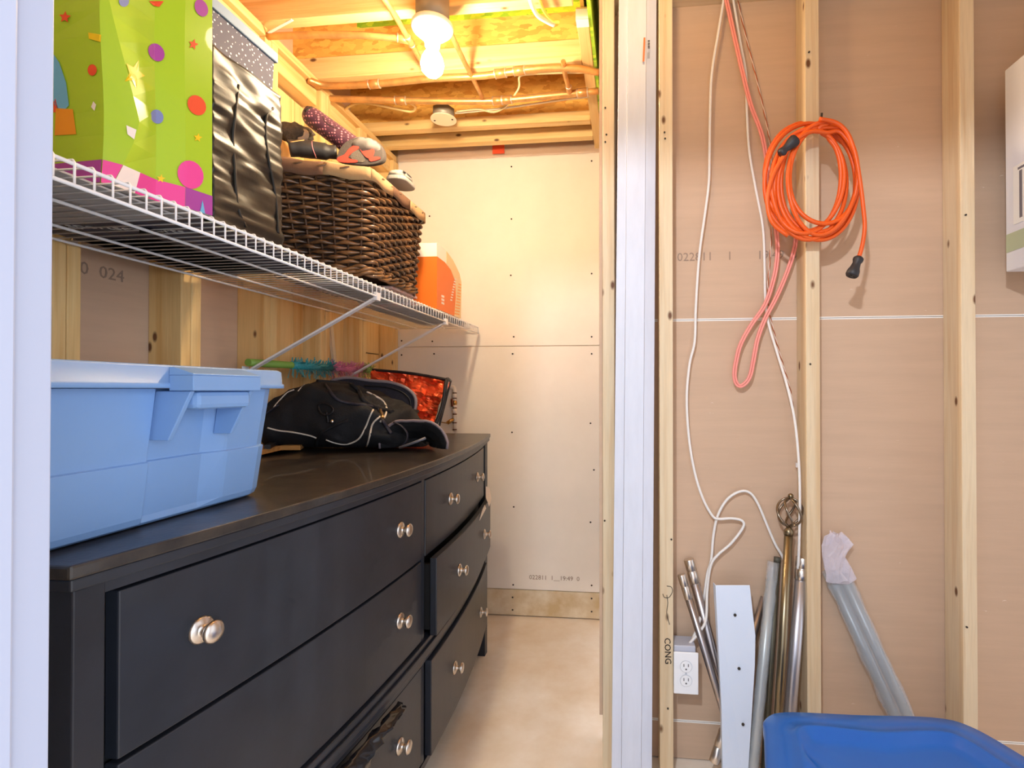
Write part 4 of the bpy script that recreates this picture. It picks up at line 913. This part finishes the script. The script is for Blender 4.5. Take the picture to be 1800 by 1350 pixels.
# ------------------------------------------------------------------ wall outlet
ou = thing('wall_outlet', (.157, 1.55, .25), 'white duplex wall outlet fixed to the stud beside the closet', 'outlet')
pl = mat('outlet_white', 'eef1f6', .35)
emit('back_box', MB().box((.124, 1.522, .262), (.185, 1.585, .385)), mat('box_blue', 'b8bccb', .4), ou, bevel=.003)
emit('face_plate', MB().box((.1225, 1.513, .252), (.1915, 1.519, .370)), pl, ou, bevel=.002)
ot = mat('outlet_line', 'b9bfcb', .5)
for zc_ in (.331, .291):
    emit('socket', MB().lathe([(.0168, 0), (.0168, .0012), (.0155, .0016)], (.157, 1.5128, zc_), (0, -1, 0), 24), ot, ou)
    emit('socket_face', MB().lathe([(.0158, 0), (.0158, .0022)], (.157, 1.5128, zc_), (0, -1, 0), 24), pl, ou)
    for dx in (-.0063, .0063): emit('slot', MB().box((.157+dx-.0011, 1.5100, zc_), (.157+dx+.0011, 1.5108, zc_+.008)), mat('slot_dark', '55565c', .6), ou)
    emit('slot', MB().lathe([(.0024, 0), (.0024, .0008)], (.157, 1.5108, zc_-.007), (0, -1, 0), 10), MATS['slot_dark'], ou)
emit('screw', MB().lathe([(.0028, 0), (.0024, .0012)], (.157, 1.513, .311), (0, -1, 0), 10), ot, ou)
# ------------------------------------------------------------------ leaning rods
def floorfoot(a, b, yb):     # floor point on the line through two pixels, at depth yb
    lo, hi = 0.5, 4.0
    for _ in range(40):
        t = (lo+hi)/2; p = pZ(a[0]+(b[0]-a[0])*t, a[1]+(b[1]-a[1])*t, .012)
        if p.y > yb: lo = t
        else: hi = t
    return p
def rodpts(a, b, yt, yb): return pY(a[0], a[1], yt), floorfoot(a, b, yb)
def ferrule(p, d, r, m_, parent, L_=.07):
    emit('ferrule', MB().lathe([(r*1.05, 0), (r*1.14, .002), (r*1.14, L_*.45), (r*1.04, L_*.47), (r*1.04, L_*.52), (r*1.14, L_*.54), (r*1.14, L_), (r*1.0, L_+.002)], p, d, 20), m_, parent)
for a, b, r, yt, yb, lab in (((1211, 985), (1262, 1180), .0135, 1.584, 1.545, 'thick grey metal curtain rod leaning left beside the outlet'), ((1198, 1012), (1263, 1222), .0105, 1.560, 1.50, 'thinner nickel curtain rod leaning left just above the outlet')):
    A, B = rodpts(a, b, yt, yb); d = (B-A).normalized(); t = thing('curtain_rod', B, lab, 'curtain rod')
    emit('tube', MB().tube([A, B], r, 16), steel, t); ferrule(A-d*.004, d, r, nickel, t)
A = pZ(1256, 1342, .022); A.y = max(A.y, 1.40); B = pY(1344, 1050, 1.597)
A = pY(1256, 1336, 1.50); d = (B-A).normalized()
t = thing('curtain_rod', A, 'nickel curtain rod leaning right with its capped end on the floor', 'curtain rod')
emit('tube', MB().tube([A, B], .0115, 16), steel, t); ferrule(A-d*.006, d, .0125, nickel, t, .085)
A, B = rodpts((1366, 988), (1350, 1245), 1.590, 1.53); t = thing('curtain_rod', B, 'dark olive rod behind the brass curtain rod', 'curtain rod'); emit('tube', MB().tube([A, B], .0095, 14), mat('rod_olive', '6f6c5e', .4, .7), t)
emit('end_cap', MB().lathe([(.0100, 0), (.0100, .014)], A, (A-B).normalized(), 14), mat('cap_olive', '57544a', .5), t)
A, B = rodpts((1411, 982), (1390, 1235), 1.560, 1.49); d = (B-A).normalized(); t = thing('curtain_rod', B, 'thick silver curtain rod with a ringed nickel collar beside the middle stud', 'curtain rod')
emit('tube', MB().tube([A, B], .0165, 20), mat('rod_silver', 'c0bfc6', .38, .9), t); ferrule(A-d*.004, d, .0165, nickel, t, .062)
A, B = rodpts((1386, 940), (1369, 1245), 1.545, 1.46); d = (B-A).normalized(); t = thing('curtain_rod', B, 'antique brass curtain rod with an open cage finial', 'curtain rod')
bra = mat('antique_brass', '8d8068', .32, 1)
emit('tube', MB().tube([A, B], .0118, 18), bra, t)
emit('collar', MB().lathe([(.0135, 0), (.0135, .012), (.008, .018), (.006, .024)], A, -d, 16), bra, t)
C = A-d*.064; u = d.cross(Vector((0, 1, 0))).normalized(); v2 = d.cross(u)
cage = mat('cage_bronze', '8f8272', .3, 1)
for k in range(6):
    P = []
    for i in range(17):
        s = i/16; th = math.pi*s; ph = k*math.pi/3+s*1.9; P.append(C+(-d)*(-math.cos(th)*.040)+(u*math.cos(ph)+v2*math.sin(ph))*math.sin(th)*.036)
    emit('cage_wire', MB().tube(P, .0032, 6), cage, t)
emit('finial_tip', ell(C-d*.045, (.008, .008, .008), 10), bra, t)
# rod in clear plastic sleeve
clear = mat('plastic_clear', 'dfe6ee', .12, alpha=.32, coat=.5, bump=.7, bscale=45)
A, B = rodpts((1358, 1000), (1338, 1200), 1.575, 1.475); d = (B-A).normalized(); t = thing('wrapped_rod', B, 'pale metal rod in a clear plastic sleeve beside the white bracket', 'curtain rod')
emit('tube', MB().tube([A+d*.03, B], .0140, 16), mat('rod_pale', 'b9c0bf', .35, .6), t)
m = MB(); P = [A-d*.02+(B-A)*i/24*1.03 for i in range(25)]; m.tube(P, [.0165+.0035*noise.noise(Vector((i*.9, 1, 1))) for i in range(25)], 14); emit('plastic_sleeve', m, clear, t)
# pair of wrapped rods right of the stud
A, B = rodpts((1466, 1000), (1578, 1245), 1.588, 1.53); d = (B-A).normalized(); n_ = d.cross(Vector((0, 1, 0))).normalized(); t = thing('wrapped_rod', B, 'bundle of grey rods in crumpled clear plastic leaning right of the middle stud', 'curtain rod')
gr = mat('rod_bluegrey', '8e969c', .4, .5)
for s in (-1, 1): emit('tube', MB().tube([A+n_*.0155*s+d*.02, B+n_*.0155*s], .0135, 14), gr, t)
m = MB(); rg = []
for i in range(30):
    s = i/29; c = A.lerp(B, s*.97)-d*.0; row = []
    for k in range(18):
        a = 2*math.pi*k/18; q = noise.noise(Vector((s*14, math.cos(a)*1.5, math.sin(a)*1.5)))*.006; row.append(c+n_*math.cos(a)*(.036+q)+Vector((0, -1, 0))*math.sin(a)*(.018+q*.5))
    rg.append(row)
m.loft(rg, cap=False); emit('plastic_sleeve', m, clear, t)
m = MB(); rg = []
cr = mat('plastic_crumpled', 'e9e2ee', .15, alpha=.48, coat=.5, bump=.9, bscale=60)
pts_ = [pY(x, y, 1.572) for x, y in ((1470, 938), (1472, 948), (1470, 962), (1466, 978), (1468, 1000), (1474, 1022))]
for i, c in enumerate(pts_):
    row = []
    rr = (.010, .026, .034, .030, .032, .036)[i]
    for k in range(22):
        a = 2*math.pi*k/22; q = noise.noise(Vector((i*.9, math.cos(a)*2.2, math.sin(a)*2.2)))*.026+noise.noise(Vector((i*2.1, math.cos(a)*5, math.sin(a)*5)))*.012; row.append(c+Vector((math.cos(a)*(rr+q), -math.sin(a)*(.015+q*.3), q*.7)))
    rg.append(row)
m.loft(rg, smooth=False); emit('crumpled_end', m, cr, t)
# white metal bracket with three screws
br = thing('shelf_bracket_plate', pZ(1297, 1350, .02), 'white tapered metal plate with three dark holes leaning in front of the rods', 'metal plate')
wm = mat('white_metal', 'd5e1f4', .35)
ol = [(1258, 1029, 1.52), (1318, 1029, 1.52), (1328, 1118, 1.505), (1327, 1172, 1.497), (1312, 1365, 1.468), (1271, 1365, 1.468), (1268, 1240, 1.488)]
V = [pY(x, y, yy) for x, y, yy in ol]
for p in V[4:6]: p.z = .0
emit('plate', MB().prism(V, (0, .004, 0)), wm, br, bevel=.001)
emit('side_lip', MB().prism([V[0]+Vector((-.0005, 0, 0)), V[6], V[6]+Vector((0, .022, 0)), V[0]+Vector((-.004, .022, 0))], (.002, 0, 0)).prism([V[6], V[5], V[5]+Vector((0, .022, 0)), V[6]+Vector((0, .022, 0))], (.002, 0, 0)), wm, br)
for x, y, yy in ((1292, 1081, 1.509), (1299, 1175, 1.494), (1306, 1273, 1.479)):
    emit('screw_hole', MB().lathe([(.0042, 0), (.0042, .0015), (.002, .0018)], pY(x, y, yy-.0018), (0, -1, 0), 12), screwm, br)
# ------------------------------------------------------------------ deep blue tote on the floor
db = mat('tote_deep_blue', '1a60b8', .30, sss=.1, coat=.15, bump=.02)
t2 = thing('storage_tote', (.53, 1.0, 0), 'deep blue lidded storage tote on the floor in front of the studs', 'storage bin')
out = [(.292, 1.185), (.340, 1.214), (.50, 1.222), (.66, 1.230), (.725, 1.205), (.772, 1.115), (.815, 1.00), (.815, .86), (.77, .80), (.30, .78), (.245, .82), (.240, .95), (.262, 1.06), (.280, 1.14)]
OP = smoothpath([Vector((x, y, 0)) for x, y in out], 6, True); cen = Vector((.53, 1.0, 0)); NO = len(OP)
def oring(k, z, wave=0):
    r = []
    for i, p in enumerate(OP):
        d = p-cen; L_ = d.length; q = d*((L_-k)/L_)
        if wave and d.x < -.12: q = q*(1-wave*(.5+.5*math.sin(p.y*60)))
        r.append(cen+q+Vector((0, 0, z)))
    return r
m = MB(); m.loft([oring(.012, .372), oring(0, .374), oring(0, .394), oring(.006, .400), oring(.040, .401), oring(.060, .399), oring(.066, .405), oring(.074, .404, .03), oring(.084, .388, .08), oring(.11, .384, .14), oring(.19, .386)]); emit('lid', m, db, t2)
m = MB(); m.loft([oring(.075, .001), oring(.07, .010), oring(.055, .14), oring(.045, .30), oring(.03, .3715)]); emit('body', m, db, t2)
# ------------------------------------------------------------------ white wall unit at the right edge
xu = 1.011
un = thing('wall_cabinet', (xu+.25, 1.33, 1.437), 'white box-shaped cabinet hung on the studs at the right edge', 'cabinet')
emit('casing', MB().box((xu, 1.14, 1.437), (xu+.52, 1.523, 1.985)), mat('unit_white', 'e6e6ee', .4), un, bevel=.003)
m = MB()
def side(px, py): p = pX(px, py, xu-.0006); return p
a = side(1772, 412); b = side(1772, 444)
m.prism([Vector((xu-.0006, 1.520, a.z)), Vector((xu-.0006, 1.142, a.z)), Vector((xu-.0006, 1.142, b.z)), Vector((xu-.0006, 1.520, b.z))], (-.0004, 0, 0)); emit('green_stripe', m, mat('stripe_green', 'b9c2a4', .6), un)
m = MB(); zt, zb_ = side(1785, 292).z, side(1783, 395).z
m.box((xu-.0012, 1.30, zb_), (xu-.0006, 1.492, zt)); emit('rating_label', m, paper_white, un)
m = MB()
for k in range(8): m.box((xu-.0016, 1.47-.02*k-.010, zb_+.012), (xu-.0013, 1.47-.02*k, zt-.018-.012*(k % 2)))
m.box((xu-.0016, 1.31, zt-.014), (xu-.0013, 1.475, zt-.008)); emit('printed_text', m, mat('print_grey', '77727a', .7), un)
